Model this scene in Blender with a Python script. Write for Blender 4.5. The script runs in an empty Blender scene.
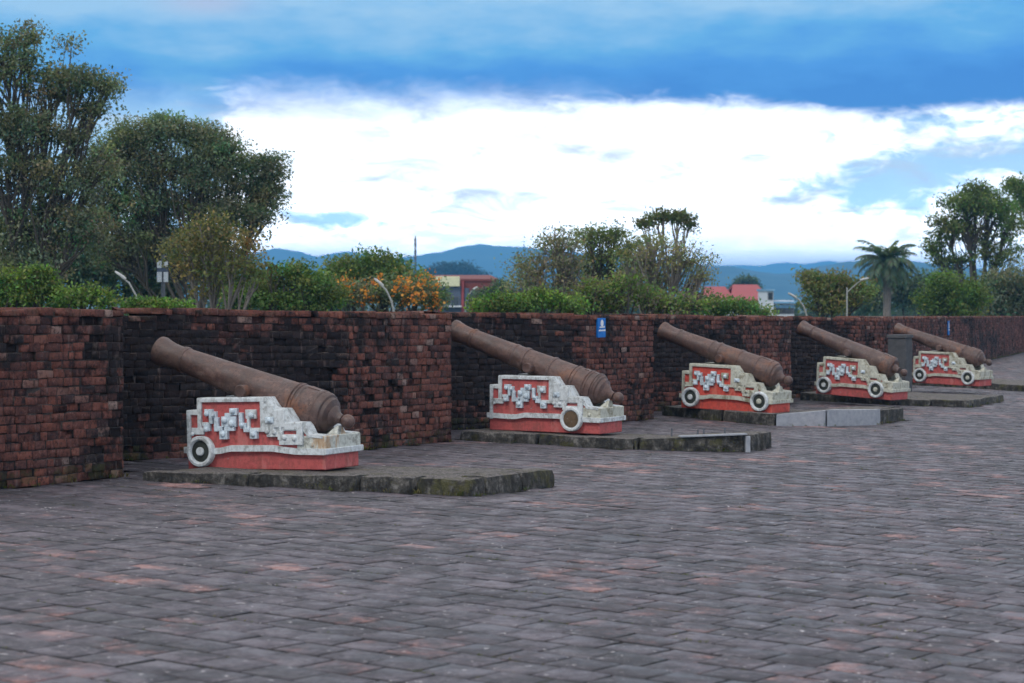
import bpy, bmesh, math, random
import numpy as np
from mathutils import Vector, Matrix, noise

S = bpy.context.scene
C = S.collection
R = math.radians
rnd = random.Random(11)
RNG = np.random.default_rng(5)

# ------------------------------------------------------------------ layout constants
FPX = 2200.0          # focal length in pixels of a 1024 wide frame
EYE = 1.75            # eye height above the terrace
HZ = 293.0            # picture row of the level horizon
SL = 0.033            # the terrace falls gently away to the right (drainage)
LOW = -5.0            # level of the land outside the rampart


def gz(x):
    return -SL * x


def on_terrace(px, py, h=0.0):
    """point of the sloping terrace (raised by h) seen at a picture position"""
    yy = py - HZ - SL * (px - 512)
    d = FPX * (EYE - h) / yy
    x = (px - 512) * d / FPX
    return Vector((x, d, gz(x) + h))


def at(px, py, d):
    return Vector(((px - 512) * d / FPX, d, EYE - (py - HZ) * d / FPX))


# ------------------------------------------------------------------ materials
MATS = {}


def new_mat(name):
    m = bpy.data.materials.new(name)
    m.use_nodes = True
    nt = m.node_tree
    bs = nt.nodes['Principled BSDF']
    MATS[name] = m
    return m, nt, bs


def N(nt, typ, **kw):
    n = nt.nodes.new(typ)
    for k, v in kw.items():
        if k in ('inputs',):
            for i, val in v.items():
                n.inputs[i].default_value = val
        else:
            setattr(n, k, v)
    return n


def L(nt, a, b):
    nt.links.new(a, b)


def noise_tex(nt, scale, detail=5, rough=.55, vec=None, dim='3D', dist=0.0):
    n = N(nt, 'ShaderNodeTexNoise', noise_dimensions=dim)
    n.inputs['Scale'].default_value = scale
    n.inputs['Detail'].default_value = detail
    n.inputs['Roughness'].default_value = rough
    n.inputs['Distortion'].default_value = dist
    if vec is not None:
        L(nt, vec, n.inputs['Vector'])
    return n.outputs['Fac']


def ramp(nt, fac, stops, interp='LINEAR'):
    r = N(nt, 'ShaderNodeValToRGB')
    cr = r.color_ramp
    cr.interpolation = interp
    while len(cr.elements) < len(stops):
        cr.elements.new(.5)
    for e, (p, c) in zip(cr.elements, stops):
        e.position = p
        e.color = (*c, 1) if len(c) == 3 else c
    L(nt, fac, r.inputs['Fac'])
    return r.outputs['Color']


def mapr(nt, fac, a, b, c=0.0, d=1.0):
    r = N(nt, 'ShaderNodeMapRange')
    r.interpolation_type = 'SMOOTHSTEP'
    L(nt, fac, r.inputs['Value'])
    r.inputs['From Min'].default_value = a
    r.inputs['From Max'].default_value = b
    r.inputs['To Min'].default_value = c
    r.inputs['To Max'].default_value = d
    return r.outputs['Result']


def mixc(nt, fac, a, b, mode='MIX'):
    m = N(nt, 'ShaderNodeMix', data_type='RGBA', blend_type=mode)
    for sock, v in ((m.inputs[0], fac), (m.inputs[6], a), (m.inputs[7], b)):
        if hasattr(v, 'is_output'):
            L(nt, v, sock)
        elif isinstance(v, (int, float)):
            sock.default_value = v
        else:
            sock.default_value = (*v, 1) if len(v) == 3 else v
    return m.outputs[2]


def mth(nt, op, a, b=None, clamp=False):
    m = N(nt, 'ShaderNodeMath', operation=op, use_clamp=clamp)
    for i, v in enumerate((a, b)):
        if v is None:
            continue
        if hasattr(v, 'is_output'):
            L(nt, v, m.inputs[i])
        else:
            m.inputs[i].default_value = v
    return m.outputs[0]


def bump(nt, bs, h, strength=.4, dist=.01):
    b = N(nt, 'ShaderNodeBump')
    b.inputs['Strength'].default_value = strength
    b.inputs['Distance'].default_value = dist
    L(nt, h, b.inputs['Height'])
    L(nt, b.outputs['Normal'], bs.inputs['Normal'])


def attr(nt, name='tint'):
    a = N(nt, 'ShaderNodeAttribute', attribute_name=name)
    s = N(nt, 'ShaderNodeSeparateColor')
    L(nt, a.outputs['Color'], s.inputs[0])
    return a.outputs['Color'], s.outputs[0], s.outputs[1], s.outputs[2]


def objvec(nt, scale=(1, 1, 1)):
    """object coordinates, shifted for every object so that no two share a pattern"""
    t = N(nt, 'ShaderNodeTexCoord')
    oi = N(nt, 'ShaderNodeObjectInfo')
    va = N(nt, 'ShaderNodeVectorMath', operation='SCALE')
    va.inputs[0].default_value = (37.0, 21.0, 13.0)
    L(nt, oi.outputs['Random'], va.inputs['Scale'])
    mp = N(nt, 'ShaderNodeMapping')
    mp.inputs['Scale'].default_value = scale
    L(nt, t.outputs['Object'], mp.inputs['Vector'])
    ad = N(nt, 'ShaderNodeVectorMath', operation='ADD')
    L(nt, mp.outputs['Vector'], ad.inputs[0])
    L(nt, va.outputs['Vector'], ad.inputs[1])
    return ad.outputs['Vector']


def make_materials():
    # --- brick of the parapet
    m, nt, bs = new_mat('old_brick')
    v = objvec(nt)
    col, r1, g1, b1 = attr(nt)
    base = ramp(nt, r1, [(0, (.040, .022, .024)), (.2, (.085, .036, .032)), (.45, (.165, .058, .044)), (.6, (.11, .048, .042)),
                         (.75, (.23, .080, .056)), (.88, (.17, .085, .07)), (1, (.27, .19, .165))])
    fine = noise_tex(nt, 30, 7, .7, v)
    base = mixc(nt, mapr(nt, fine, .50, .62, 0, .8), base, (.035, .022, .024))
    base = mixc(nt, mapr(nt, fine, .44, .34, 0, .55), base, (.25, .15, .125))
    wide = noise_tex(nt, 1.0, 5, .6, objvec(nt, (1, 1, 1.3)))
    mid = noise_tex(nt, 7, 7, .72, v)
    warm = noise_tex(nt, 1.6, 6, .7, v)
    base = mixc(nt, mapr(nt, warm, .51, .62, 0, .35), base, (.22, .075, .048))
    blk = mth(nt, 'ADD', g1, mth(nt, 'MULTIPLY', mth(nt, 'SUBTRACT', wide, .5), 2.4))
    blk = mth(nt, 'ADD', blk, mth(nt, 'MULTIPLY', mth(nt, 'SUBTRACT', mid, .5), 1.5))
    blk = mapr(nt, blk, .24, .62, 0, .95)
    base = mixc(nt, blk, base, (.0115, .0105, .0135))
    streak = noise_tex(nt, 8, 6, .7, objvec(nt, (1.6, 1.6, .25)))
    base = mixc(nt, mapr(nt, streak, .57, .68, 0, .5), base, (.17, .125, .115))
    base = mixc(nt, mapr(nt, streak, .42, .34, 0, .7), base, (.018, .014, .016))
    pale = noise_tex(nt, 4.2, 8, .8, v)
    base = mixc(nt, mapr(nt, pale, .64, .69, 0, .55), base, (.27, .25, .24))
    moss = noise_tex(nt, 5, 5, .7, v)
    base = mixc(nt, mth(nt, 'MULTIPLY', mapr(nt, moss, .48, .6), mth(nt, 'MULTIPLY', b1, .7)), base, (.05, .058, .018))
    L(nt, base, bs.inputs['Base Color'])
    bs.inputs['Roughness'].default_value = .9
    bs.inputs['Specular IOR Level'].default_value = .25
    bump(nt, bs, mth(nt, 'ADD', fine, mid), 1.0, .02)

    m, nt, bs = new_mat('old_mortar')
    v = objvec(nt)
    n = noise_tex(nt, 9, 7, .75, v)
    w_ = noise_tex(nt, 1.3, 5, .6, v)
    base = ramp(nt, n, [(.38, (.012, .010, .011)), (.5, (.040, .030, .028)), (.62, (.11, .085, .078))])
    L(nt, mixc(nt, mapr(nt, w_, .44, .56, 0, .75), base, (.011, .010, .011)), bs.inputs['Base Color'])
    bs.inputs['Roughness'].default_value = 1
    bump(nt, bs, n, .8, .02)

    # --- terrace pavers
    m, nt, bs = new_mat('paver')
    v = objvec(nt)
    col, r1, g1, b1 = attr(nt)
    base = ramp(nt, r1, [(0, (.042, .037, .048)), (.35, (.061, .053, .068)), (.7, (.082, .070, .089)), (1, (.120, .10, .121))])
    wide = noise_tex(nt, .45, 4, .6, v)
    mid = noise_tex(nt, 4.2, 7, .72, v)
    fine = noise_tex(nt, 20, 8, .76, v)
    base = mixc(nt, mapr(nt, mid, .47, .60, 0, .65), base, (.044, .042, .050))
    base = mixc(nt, mapr(nt, mid, .44, .36, 0, .4), base, (.16, .135, .145))
    base = mixc(nt, mapr(nt, fine, .52, .64, 0, .6), base, (.19, .172, .19))
    base = mixc(nt, mapr(nt, fine, .45, .36, 0, .6), base, (.030, .029, .033))
    blot = noise_tex(nt, 1.5, 7, .74, v)
    base = mixc(nt, mapr(nt, blot, .49, .57, 0, .62), base, (.028, .028, .035))
    base = mixc(nt, mapr(nt, blot, .45, .37, 0, .45), base, (.145, .125, .148))
    worn = mth(nt, 'ADD', mth(nt, 'MULTIPLY', g1, .26), mth(nt, 'MULTIPLY', wide, .62))
    worn = mth(nt, 'ADD', worn, mth(nt, 'MULTIPLY', noise_tex(nt, 4.5, 8, .78, objvec(nt, (1, 1, 1))), .95))
    redc = mixc(nt, mapr(nt, fine, .42, .58), (.27, .115, .10), (.36, .24, .225))
    base = mixc(nt, mapr(nt, worn, .98, 1.12, 0, .28), base, (.26, .12, .115))
    base = mixc(nt, mapr(nt, worn, 1.07, 1.17, 0, .75), base, redc)
    spk = noise_tex(nt, 16, 3, .6, v)
    base = mixc(nt, mapr(nt, spk, .675, .70, 0, .75), base, (.50, .47, .48))
    mo = noise_tex(nt, 2.1, 7, .78, v)
    mo2 = mth(nt, 'ADD', mth(nt, 'MULTIPLY', b1, .16), mo)
    base = mixc(nt, mth(nt, 'MULTIPLY', b1, mapr(nt, noise_tex(nt, 2.6, 6, .7, v), .43, .57, .22, .92)), base, (.008, .008, .009))
    base = mixc(nt, mapr(nt, mo2, .73, .82, 0, .8), base, (.085, .085, .018))
    L(nt, base, bs.inputs['Base Color'])
    L(nt, mapr(nt, mid, .4, .6, .46, .75), bs.inputs['Roughness'])
    bs.inputs['Specular IOR Level'].default_value = .42
    bump(nt, bs, mth(nt, 'ADD', fine, mth(nt, 'MULTIPLY', mid, 1.5)), .8, .012)

    m, nt, bs = new_mat('joint_soil')
    v = objvec(nt)
    n = noise_tex(nt, 1.7, 6, .7, v)
    L(nt, ramp(nt, n, [(.35, (.010, .010, .010)), (.56, (.022, .020, .018)), (.66, (.04, .048, .014))]), bs.inputs['Base Color'])
    bs.inputs['Roughness'].default_value = 1

    # --- mossy kerb stone, plain concrete kerb
    m, nt, bs = new_mat('mossy_stone')
    v = objvec(nt)
    a = noise_tex(nt, 9, 8, .76, v)
    b = noise_tex(nt, 3.3, 6, .7, v)
    c = noise_tex(nt, 40, 5, .7, v)
    base = ramp(nt, a, [(.36, (.010, .010, .010)), (.46, (.030, .029, .027)), (.55, (.075, .070, .064)), (.66, (.20, .19, .175))])
    base = mixc(nt, mapr(nt, b, .52, .62, 0, .7), base, (.070, .068, .016))
    drip = noise_tex(nt, 12, 6, .7, objvec(nt, (1, 1, .2)))
    base = mixc(nt, mapr(nt, drip, .48, .60, 0, .7), base, (.012, .012, .012))
    geo = N(nt, 'ShaderNodeNewGeometry')
    sx = N(nt, 'ShaderNodeSeparateXYZ')
    L(nt, geo.outputs['Normal'], sx.inputs[0])
    dust = ramp(nt, c, [(.38, (.05, .046, .044)), (.5, (.125, .112, .108)), (.62, (.22, .20, .19))])
    dust = mixc(nt, mapr(nt, b, .50, .60, 0, .6), dust, (.085, .078, .045))
    base = mixc(nt, mth(nt, 'MULTIPLY', mapr(nt, sx.outputs[2], .6, .95), mapr(nt, a, .4, .5, .35, .95)), base, dust)
    L(nt, base, bs.inputs['Base Color'])
    bs.inputs['Roughness'].default_value = .95
    bump(nt, bs, mth(nt, 'ADD', a, c), 1.0, .02)

    m, nt, bs = new_mat('new_concrete')
    v = objvec(nt)
    a = noise_tex(nt, 14, 7, .65, v)
    base = ramp(nt, a, [(.3, (.21, .225, .255)), (.5, (.27, .285, .32)), (.7, (.32, .335, .365))])
    L(nt, mixc(nt, mapr(nt, noise_tex(nt, 5, 6, .7, v), .6, .75, 0, .6), base, (.09, .09, .085)), bs.inputs['Base Color'])
    bs.inputs['Roughness'].default_value = .85
    bump(nt, bs, a, .3, .01)

    m, nt, bs = new_mat('dark_concrete')
    v = objvec(nt)
    a = noise_tex(nt, 8, 7, .65, v)
    L(nt, ramp(nt, a, [(.3, (.042, .045, .05)), (.6, (.068, .07, .077)), (.8, (.12, .115, .115))]), bs.inputs['Base Color'])
    bs.inputs['Roughness'].default_value = .9
    bump(nt, bs, a, .4, .01)

    # --- rusty iron
    for nm, tone in (('rusty_iron', 1.0), ('rusty_iron_brown', .9)):
        m, nt, bs = new_mat(nm)
        v = objvec(nt)
        a = noise_tex(nt, 7, 8, .74, v)
        b = noise_tex(nt, 2.6, 6, .65, v)
        c = noise_tex(nt, 32, 6, .75, v)
        base = ramp(nt, a, [(.36, (.060, .040, .038)), (.47, (.090 * tone, .050 * tone, .043)), (.56, (.128 * tone, .078, .066)), (.68, (.19, .13, .112))])
        base = mixc(nt, mapr(nt, b, .54, .64, 0, .7), base, (.20, .078, .036))
        base = mixc(nt, mapr(nt, c, .51, .60, 0, .7), base, (.040, .025, .023))
        base = mixc(nt, mapr(nt, c, .44, .35, 0, .4), base, (.20, .14, .125))
        st = noise_tex(nt, 6, 6, .7, objvec(nt, (.3, 2.4, 2.4)))
        base = mixc(nt, mapr(nt, st, .56, .66, 0, .4), base, (.18, .138, .128))
        base = mixc(nt, mapr(nt, st, .44, .36, 0, .5), base, (.055, .035, .030))
        oi = N(nt, 'ShaderNodeObjectInfo')
        base = mixc(nt, mth(nt, 'MULTIPLY', oi.outputs['Random'], .35), base, (.085, .040, .030))
        blo = noise_tex(nt, 3.6, 6, .7, v)
        base = mixc(nt, mapr(nt, blo, .47, .58, 0, .6), base, (.052, .034, .030))
        L(nt, base, bs.inputs['Base Color'])
        L(nt, mapr(nt, a, .4, .6, .42, .68), bs.inputs['Roughness'])
        bs.inputs['Specular IOR Level'].default_value = .5
        bump(nt, bs, mth(nt, 'ADD', a, c), .6, .008)

    # --- weathered paint
    def paint(nm, c0, dirt, amt, bmp=.35, stain=None):
        m, nt, bs = new_mat(nm)
        v = objvec(nt)
        a = noise_tex(nt, 7, 8, .72, v)
        b = noise_tex(nt, 28, 5, .65, v)
        base = mixc(nt, mapr(nt, b, .45, .6, 0, .55), c0, tuple(x * .66 for x in c0))
        base = mixc(nt, mapr(nt, a, .50, .62, 0, amt), base, dirt)
        dr = noise_tex(nt, 9, 6, .7, objvec(nt, (1.8, 1.8, .4)))
        base = mixc(nt, mapr(nt, dr, .53, .63, 0, amt * .75), base, dirt)
        chip = noise_tex(nt, 16, 4, .6, v)
        base = mixc(nt, mapr(nt, chip, .67, .70, 0, .7), base, (.25, .24, .23))
        if stain:
            sv = noise_tex(nt, 4.5, 5, .6, objvec(nt, (1.3, 1.3, .3)))
            base = mixc(nt, mapr(nt, sv, .56, .63, 0, .6), base, stain)
        L(nt, base, bs.inputs['Base Color'])
        bs.inputs['Roughness'].default_value = .7
        bs.inputs['Specular IOR Level'].default_value = .3
        bump(nt, bs, mth(nt, 'ADD', a, b), bmp, .006)
    paint('red_paint', (.45, .098, .094), (.22, .075, .065), .55, .35, (.50, .18, .165))
    paint('red_paint_bright', (.54, .080, .058), (.24, .06, .05), .5, .35, (.55, .16, .12))
    paint('white_paint', (.58, .62, .64), (.17, .175, .165), .5)
    paint('pale_blue_paint', (.56, .65, .72), (.2, .22, .23), .3)
    paint('cream_paint', (.48, .485, .42), (.17, .15, .09), .7, .35)
    paint('rust_stained_white', (.52, .54, .50), (.16, .15, .12), .6, .35, (.36, .17, .035))
    paint('wheel_dark', (.035, .042, .036), (.02, .02, .018), .5)
    paint('wheel_earth', (.13, .085, .05), (.07, .05, .03), .6)
    paint('house_white', (.62, .66, .70), (.35, .38, .4), .4)
    paint('house_blue', (.18, .36, .55), (.12, .22, .3), .4)
    paint('house_red', (.17, .045, .038), (.12, .03, .03), .4)
    paint('roof_red', (.32, .07, .075), (.2, .05, .05), .5)
    paint('house_slate', (.085, .11, .16), (.05, .06, .09), .4)
    paint('board_cream', (.66, .66, .44), (.4, .4, .3), .3)
    paint('galvanised', (.30, .31, .30), (.2, .2, .19), .5, .1)
    paint('lamp_grey', (.45, .46, .46), (.3, .3, .28), .3, .1)
    paint('mast_paint', (.11, .12, .14), (.05, .05, .06), .3, .1)
    paint('sign_blue', (.012, .17, .55), (.01, .12, .4), .25, .05)
    paint('sign_white', (.78, .80, .82), (.6, .62, .65), .2, .05)
    m, nt, bs = new_mat('window_glass')
    bs.inputs['Base Color'].default_value = (.03, .04, .05, 1)
    bs.inputs['Roughness'].default_value = .15

    # --- plants
    def leaf(nm, trans=.45):
        m, nt, bs = new_mat(nm)
        a = N(nt, 'ShaderNodeAttribute', attribute_name='tint')
        L(nt, a.outputs['Color'], bs.inputs['Base Color'])
        bs.inputs['Roughness'].default_value = .6
        bs.inputs['Specular IOR Level'].default_value = .3
        tr = N(nt, 'ShaderNodeBsdfTranslucent')
        L(nt, mixc(nt, 1.0, a.outputs['Color'], (1.1, 1.25, .6), 'MULTIPLY'), tr.inputs['Color'])
        mx = N(nt, 'ShaderNodeMixShader')
        mx.inputs[0].default_value = trans
        out = nt.nodes['Material Output']
        L(nt, bs.outputs[0], mx.inputs[1])
        L(nt, tr.outputs[0], mx.inputs[2])
        L(nt, mx.outputs[0], out.inputs['Surface'])
    leaf('leaf')
    leaf('petal', .3)
    for nm, c1, c2 in (('bark', (.035, .030, .026), (.10, .088, .076)), ('pale_bark', (.10, .088, .078), (.24, .21, .19))):
        m, nt, bs = new_mat(nm)
        n = noise_tex(nt, 5, 6, .7, objvec(nt, (3, 3, .6)))
        L(nt, ramp(nt, n, [(.3, c1), (.7, c2)]), bs.inputs['Base Color'])
        bs.inputs['Roughness'].default_value = .95
        bump(nt, bs, n, .6, .03)

    # --- land
    m, nt, bs = new_mat('grassland')
    n = noise_tex(nt, .02, 8, .7, objvec(nt))
    n2 = noise_tex(nt, .6, 6, .7, objvec(nt))
    L(nt, mixc(nt, n2, ramp(nt, n, [(.3, (.03, .05, .016)), (.55, (.05, .075, .022)), (.75, (.09, .085, .04))]), (.035, .05, .018)), bs.inputs['Base Color'])
    bs.inputs['Roughness'].default_value = 1
    m, nt, bs = new_mat('hill_forest')
    n = noise_tex(nt, .012, 8, .7, objvec(nt))
    L(nt, ramp(nt, n, [(.36, (.010, .026, .022)), (.5, (.020, .048, .034)), (.64, (.045, .075, .045))]), bs.inputs['Base Color'])
    bs.inputs['Roughness'].default_value = 1


make_materials()


# ------------------------------------------------------------------ object helpers
def link(o, parent=None):
    C.objects.link(o)
    if parent is not None:
        o.parent = parent
    return o


def tag(o, label=None, cat=None, group=None, kind=None):
    if label:
        o['label'] = label
    if cat:
        o['category'] = cat
    if group:
        o['group'] = group
    if kind:
        o['kind'] = kind
    return o


def empty(name, loc=(0, 0, 0), rot=(0, 0, 0)):
    o = bpy.data.objects.new(name, None)
    o.location = loc
    o.rotation_euler = rot
    o.empty_display_size = .2
    return link(o)


class MB:
    """collects vertices and faces, links them as one mesh"""

    def __init__(self):
        self.v, self.f, self.m = [], [], []

    def add(self, vs, fs, mi=0):
        k = len(self.v)
        self.v += [tuple(p) for p in vs]
        self.f += [tuple(i + k for i in f) for f in fs]
        self.m += [mi] * len(fs)

    def box(self, lo, hi, mi=0, ch=0.0):
        x0, y0, z0 = lo
        x1, y1, z1 = hi
        if ch <= 0:
            vs = [(x, y, z) for z in (z0, z1) for y in (y0, y1) for x in (x0, x1)]
            self.add(vs, [(0, 2, 3, 1), (4, 5, 7, 6), (0, 1, 5, 4), (2, 6, 7, 3), (0, 4, 6, 2), (1, 3, 7, 5)], mi)
        else:
            bm = bmesh.new()
            bmesh.ops.create_cube(bm, size=1)
            for v in bm.verts:
                v.co = Vector(((x0 + x1) / 2 + v.co.x * (x1 - x0), (y0 + y1) / 2 + v.co.y * (y1 - y0), (z0 + z1) / 2 + v.co.z * (z1 - z0)))
            bmesh.ops.bevel(bm, geom=bm.edges[:], offset=ch, segments=1, affect='EDGES')
            self.bm(bm, mi)

    def bm(self, bm, mi=0):
        bm.verts.index_update()
        self.add([v.co.copy() for v in bm.verts], [[v.index for v in f.verts] for f in bm.faces], mi)
        bm.free()

    def prism(self, pts, y0, y1, mi=0):
        """outline in x,z pushed from y0 to y1"""
        n = len(pts)
        vs = [(x, y0, z) for x, z in pts] + [(x, y1, z) for x, z in pts]
        fs = [tuple(range(n)), tuple(range(2 * n - 1, n - 1, -1))]
        fs += [(i, n + i, n + (i + 1) % n, (i + 1) % n) for i in range(n)]
        self.add(vs, fs, mi)

    def tube(self, pts, rad, seg=8, cap=True, mi=0):
        pts = [Vector(p) for p in pts]
        n = len(pts)
        rings = []
        prev = None
        for i, p in enumerate(pts):
            t = (pts[min(i + 1, n - 1)] - pts[max(i - 1, 0)]).normalized()
            a = Vector((0, 0, 1)) if abs(t.z) < .9 else Vector((1, 0, 0))
            if prev is not None:
                s = prev - t * prev.dot(t)
                s = s.normalized() if s.length > 1e-6 else t.cross(a).normalized()
            else:
                s = t.cross(a).normalized()
            prev = s
            b = t.cross(s)
            r = rad[i] if hasattr(rad, '__len__') else rad
            rings.append([p + s * (r * math.cos(2 * math.pi * k / seg)) + b * (r * math.sin(2 * math.pi * k / seg)) for k in range(seg)])
        vs = [q for rg in rings for q in rg]
        fs = []
        for i in range(n - 1):
            for k in range(seg):
                k2 = (k + 1) % seg
                fs.append((i * seg + k, i * seg + k2, (i + 1) * seg + k2, (i + 1) * seg + k))
        if cap:
            fs.append(tuple(range(seg - 1, -1, -1)))
            fs.append(tuple((n - 1) * seg + k for k in range(seg)))
        self.add(vs, fs, mi)

    def lathe(self, prof, org, axis, seg=40, mi=0):
        """prof: (distance along axis, radius)"""
        axis = Vector(axis).normalized()
        a = Vector((0, 1, 0)) if abs(axis.y) < .9 else Vector((1, 0, 0))
        s = axis.cross(a).normalized()
        b = axis.cross(s)
        org = Vector(org)
        vs, fs = [], []
        for (t, r) in prof:
            for k in range(seg):
                an = 2 * math.pi * k / seg
                vs.append(org + axis * t + s * (r * math.cos(an)) + b * (r * math.sin(an)))
        for i in range(len(prof) - 1):
            for k in range(seg):
                k2 = (k + 1) % seg
                fs.append((i * seg + k, i * seg + k2, (i + 1) * seg + k2, (i + 1) * seg + k))
        fs.append(tuple(range(seg - 1, -1, -1)))
        fs.append(tuple((len(prof) - 1) * seg + k for k in range(seg)))
        self.add(vs, fs, mi)

    def build(self, name, mats, parent=None, smooth=False, fix=True):
        me = bpy.data.meshes.new(name)
        me.from_pydata(self.v, [], self.f)
        if not isinstance(mats, (list, tuple)):
            mats = [mats]
        for m in mats:
            me.materials.append(MATS[m])
        if len(mats) > 1:
            me.polygons.foreach_set('material_index', self.m)
        if fix:
            bm = bmesh.new()
            bm.from_mesh(me)
            bmesh.ops.recalc_face_normals(bm, faces=bm.faces)
            bm.to_mesh(me)
            bm.free()
        if smooth:
            me.polygons.foreach_set('use_smooth', [True] * len(me.polygons))
            me.set_sharp_from_angle(angle=R(38))
        me.update()
        return link(bpy.data.objects.new(name, me), parent)


def quad_mesh(name, verts, quads, tint, mat, parent=None, extra=None):
    """numpy vertices (n,3), faces (m,4), per-vertex colours"""
    me = bpy.data.meshes.new(name)
    me.vertices.add(len(verts))
    me.vertices.foreach_set('co', np.ascontiguousarray(verts, dtype=np.float32).ravel())
    nq = len(quads)
    me.loops.add(nq * 4)
    me.loops.foreach_set('vertex_index', np.ascontiguousarray(quads, dtype=np.int32).ravel())
    me.polygons.add(nq)
    me.polygons.foreach_set('loop_start', np.arange(0, nq * 4, 4, dtype=np.int32))
    me.polygons.foreach_set('loop_total', np.full(nq, 4, dtype=np.int32))
    mats = mat if isinstance(mat, (list, tuple)) else [mat]
    for m in mats:
        me.materials.append(MATS[m])
    if extra is not None:
        me.polygons.foreach_set('material_index', np.ascontiguousarray(extra, dtype=np.int32))
    me.update(calc_edges=True)
    ca = me.color_attributes.new('tint', 'FLOAT_COLOR', 'POINT')
    full = np.ones((len(verts), 4), dtype=np.float32)
    full[:, :3] = tint
    ca.data.foreach_set('color', full.ravel())
    me.validate()
    return link(bpy.data.objects.new(name, me), parent)


# chamfered block: 4 back, 4 rim, 4 face vertices; faces: front, 4 chamfers, 4 sides
BQ = np.array([(8, 9, 10, 11), (4, 5, 9, 8), (5, 6, 10, 9), (6, 7, 11, 10), (7, 4, 8, 11),
               (0, 1, 5, 4), (1, 2, 6, 5), (2, 3, 7, 6), (3, 0, 4, 7)])


class Blocks:
    """many small blocks (bricks or pavers) that make the surface of one thing"""

    def __init__(self):
        self.v, self.t, self.mi = [], [], []

    def add(self, o, e1, e2, e3, ch, tint, edge=0.0, jit=.0, mi=0):
        """o: corner, e1,e2: face edges, e3: out of the face; chamfer in metres"""
        o, e1, e2, e3 = (np.array(a, dtype=float) for a in (o, e1, e2, e3))
        l1, l2, l3 = np.linalg.norm(e1), np.linalg.norm(e2), np.linalg.norm(e3)
        c1, c2, c3 = e1 / l1 * ch, e2 / l2 * ch, e3 / l3 * ch
        p = [o, o + e1, o + e1 + e2, o + e2]
        q = [a + e3 - c3 for a in p]
        r = [o + e3 + c1 + c2, o + e1 + e3 - c1 + c2, o + e1 + e2 + e3 - c1 - c2, o + e2 + e3 + c1 - c2]
        if jit:
            q = [a + RNG.normal(0, jit, 3) for a in q]
            r = [a + RNG.normal(0, jit, 3) for a in r]
        self.v += p + q + r
        self.mi.append(mi)
        lo = (tint[0], tint[1], min(1, tint[2] + edge))
        self.t += [lo] * 8 + [tint] * 4

    def build(self, name, mat, parent=None, core=None, core_mat=None):
        n = len(self.v) // 12
        q = (BQ[None, :, :] + (np.arange(n) * 12)[:, None, None]).reshape(-1, 4)
        v = np.array(self.v)
        t = np.array(self.t)
        mats, idx = [mat], np.repeat(np.array(self.mi, dtype=np.int32), 9)
        if core is not None:
            cv, cf = core
            q = np.vstack([q, np.array(cf) + len(v)])
            idx = np.concatenate([idx, np.ones(len(cf), dtype=np.int32)])
            v = np.vstack([v, np.array(cv)])
            t = np.vstack([t, np.full((len(cv), 3), .3)])
            mats = [mat, core_mat]
        return quad_mesh(name, v, q, t, mats, parent, idx)


def rough_block(mb, c8, n=(10, 3, 3), amp=.012, rnd_edge=.02, seed=0, mi=0):
    """stone block through 8 corners (x fastest, then y, then z), worn edges"""
    c = [Vector(p) for p in c8]
    nx, ny, nz = n

    def P(u, v, w):
        a = c[0].lerp(c[1], u).lerp(c[2].lerp(c[3], u), v)
        b = c[4].lerp(c[5], u).lerp(c[6].lerp(c[7], u), v)
        p = a.lerp(b, w)
        cen = sum(c, Vector()) / 8
        e = sum(1 for t in (u, v, w) if t in (0.0, 1.0))
        q = p.copy()
        if e >= 2 and w > 0:
            q += (cen - p).normalized() * rnd_edge * (e - 1)
        s = Vector((seed * 7.3, seed * 3.1, seed * 1.7))
        q += noise.noise_vector(p * 5 + s) * amp + noise.noise_vector(p * 17 + s) * amp * .5
        return q
    verts, faces, idx = [], [], {}

    def vid(i, j, k):
        key = (i, j, k)
        if key not in idx:
            idx[key] = len(verts)
            verts.append(P(i / nx, j / ny, k / nz))
        return idx[key]
    for i in range(nx):
        for j in range(ny):
            for k in (0, nz):
                faces.append((vid(i, j, k), vid(i + 1, j, k), vid(i + 1, j + 1, k), vid(i, j + 1, k)))
    for i in range(nx):
        for k in range(nz):
            for j in (0, ny):
                faces.append((vid(i, j, k), vid(i + 1, j, k), vid(i + 1, j, k + 1), vid(i, j, k + 1)))
    for j in range(ny):
        for k in range(nz):
            for i in (0, nx):
                faces.append((vid(i, j, k), vid(i, j + 1, k), vid(i, j + 1, k + 1), vid(i, j, k + 1)))
    mb.add(verts, faces, mi)


# ------------------------------------------------------------------ parapet wall
A1 = Vector((-3.46, 19.56))
STEP = Vector((2.75, 6.08))
RB = Vector((-.37, 1.74))
RC = Vector((1.71, 4.0))
WALL_H = 1.5
NC = 20


def lichen_oblique(t, z):
    k = math.exp(-((z - .78) / .52) ** 2)
    return .20 + 1.0 * k * (1 if t < .8 else max(0.2, 1 - (t - .8) * 3.2))


def lichen_along(t, z):
    return .25 + .28 * math.sin(t * 9 + z * 2) * math.sin(z * 3.1 + t * 2.2)


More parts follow.
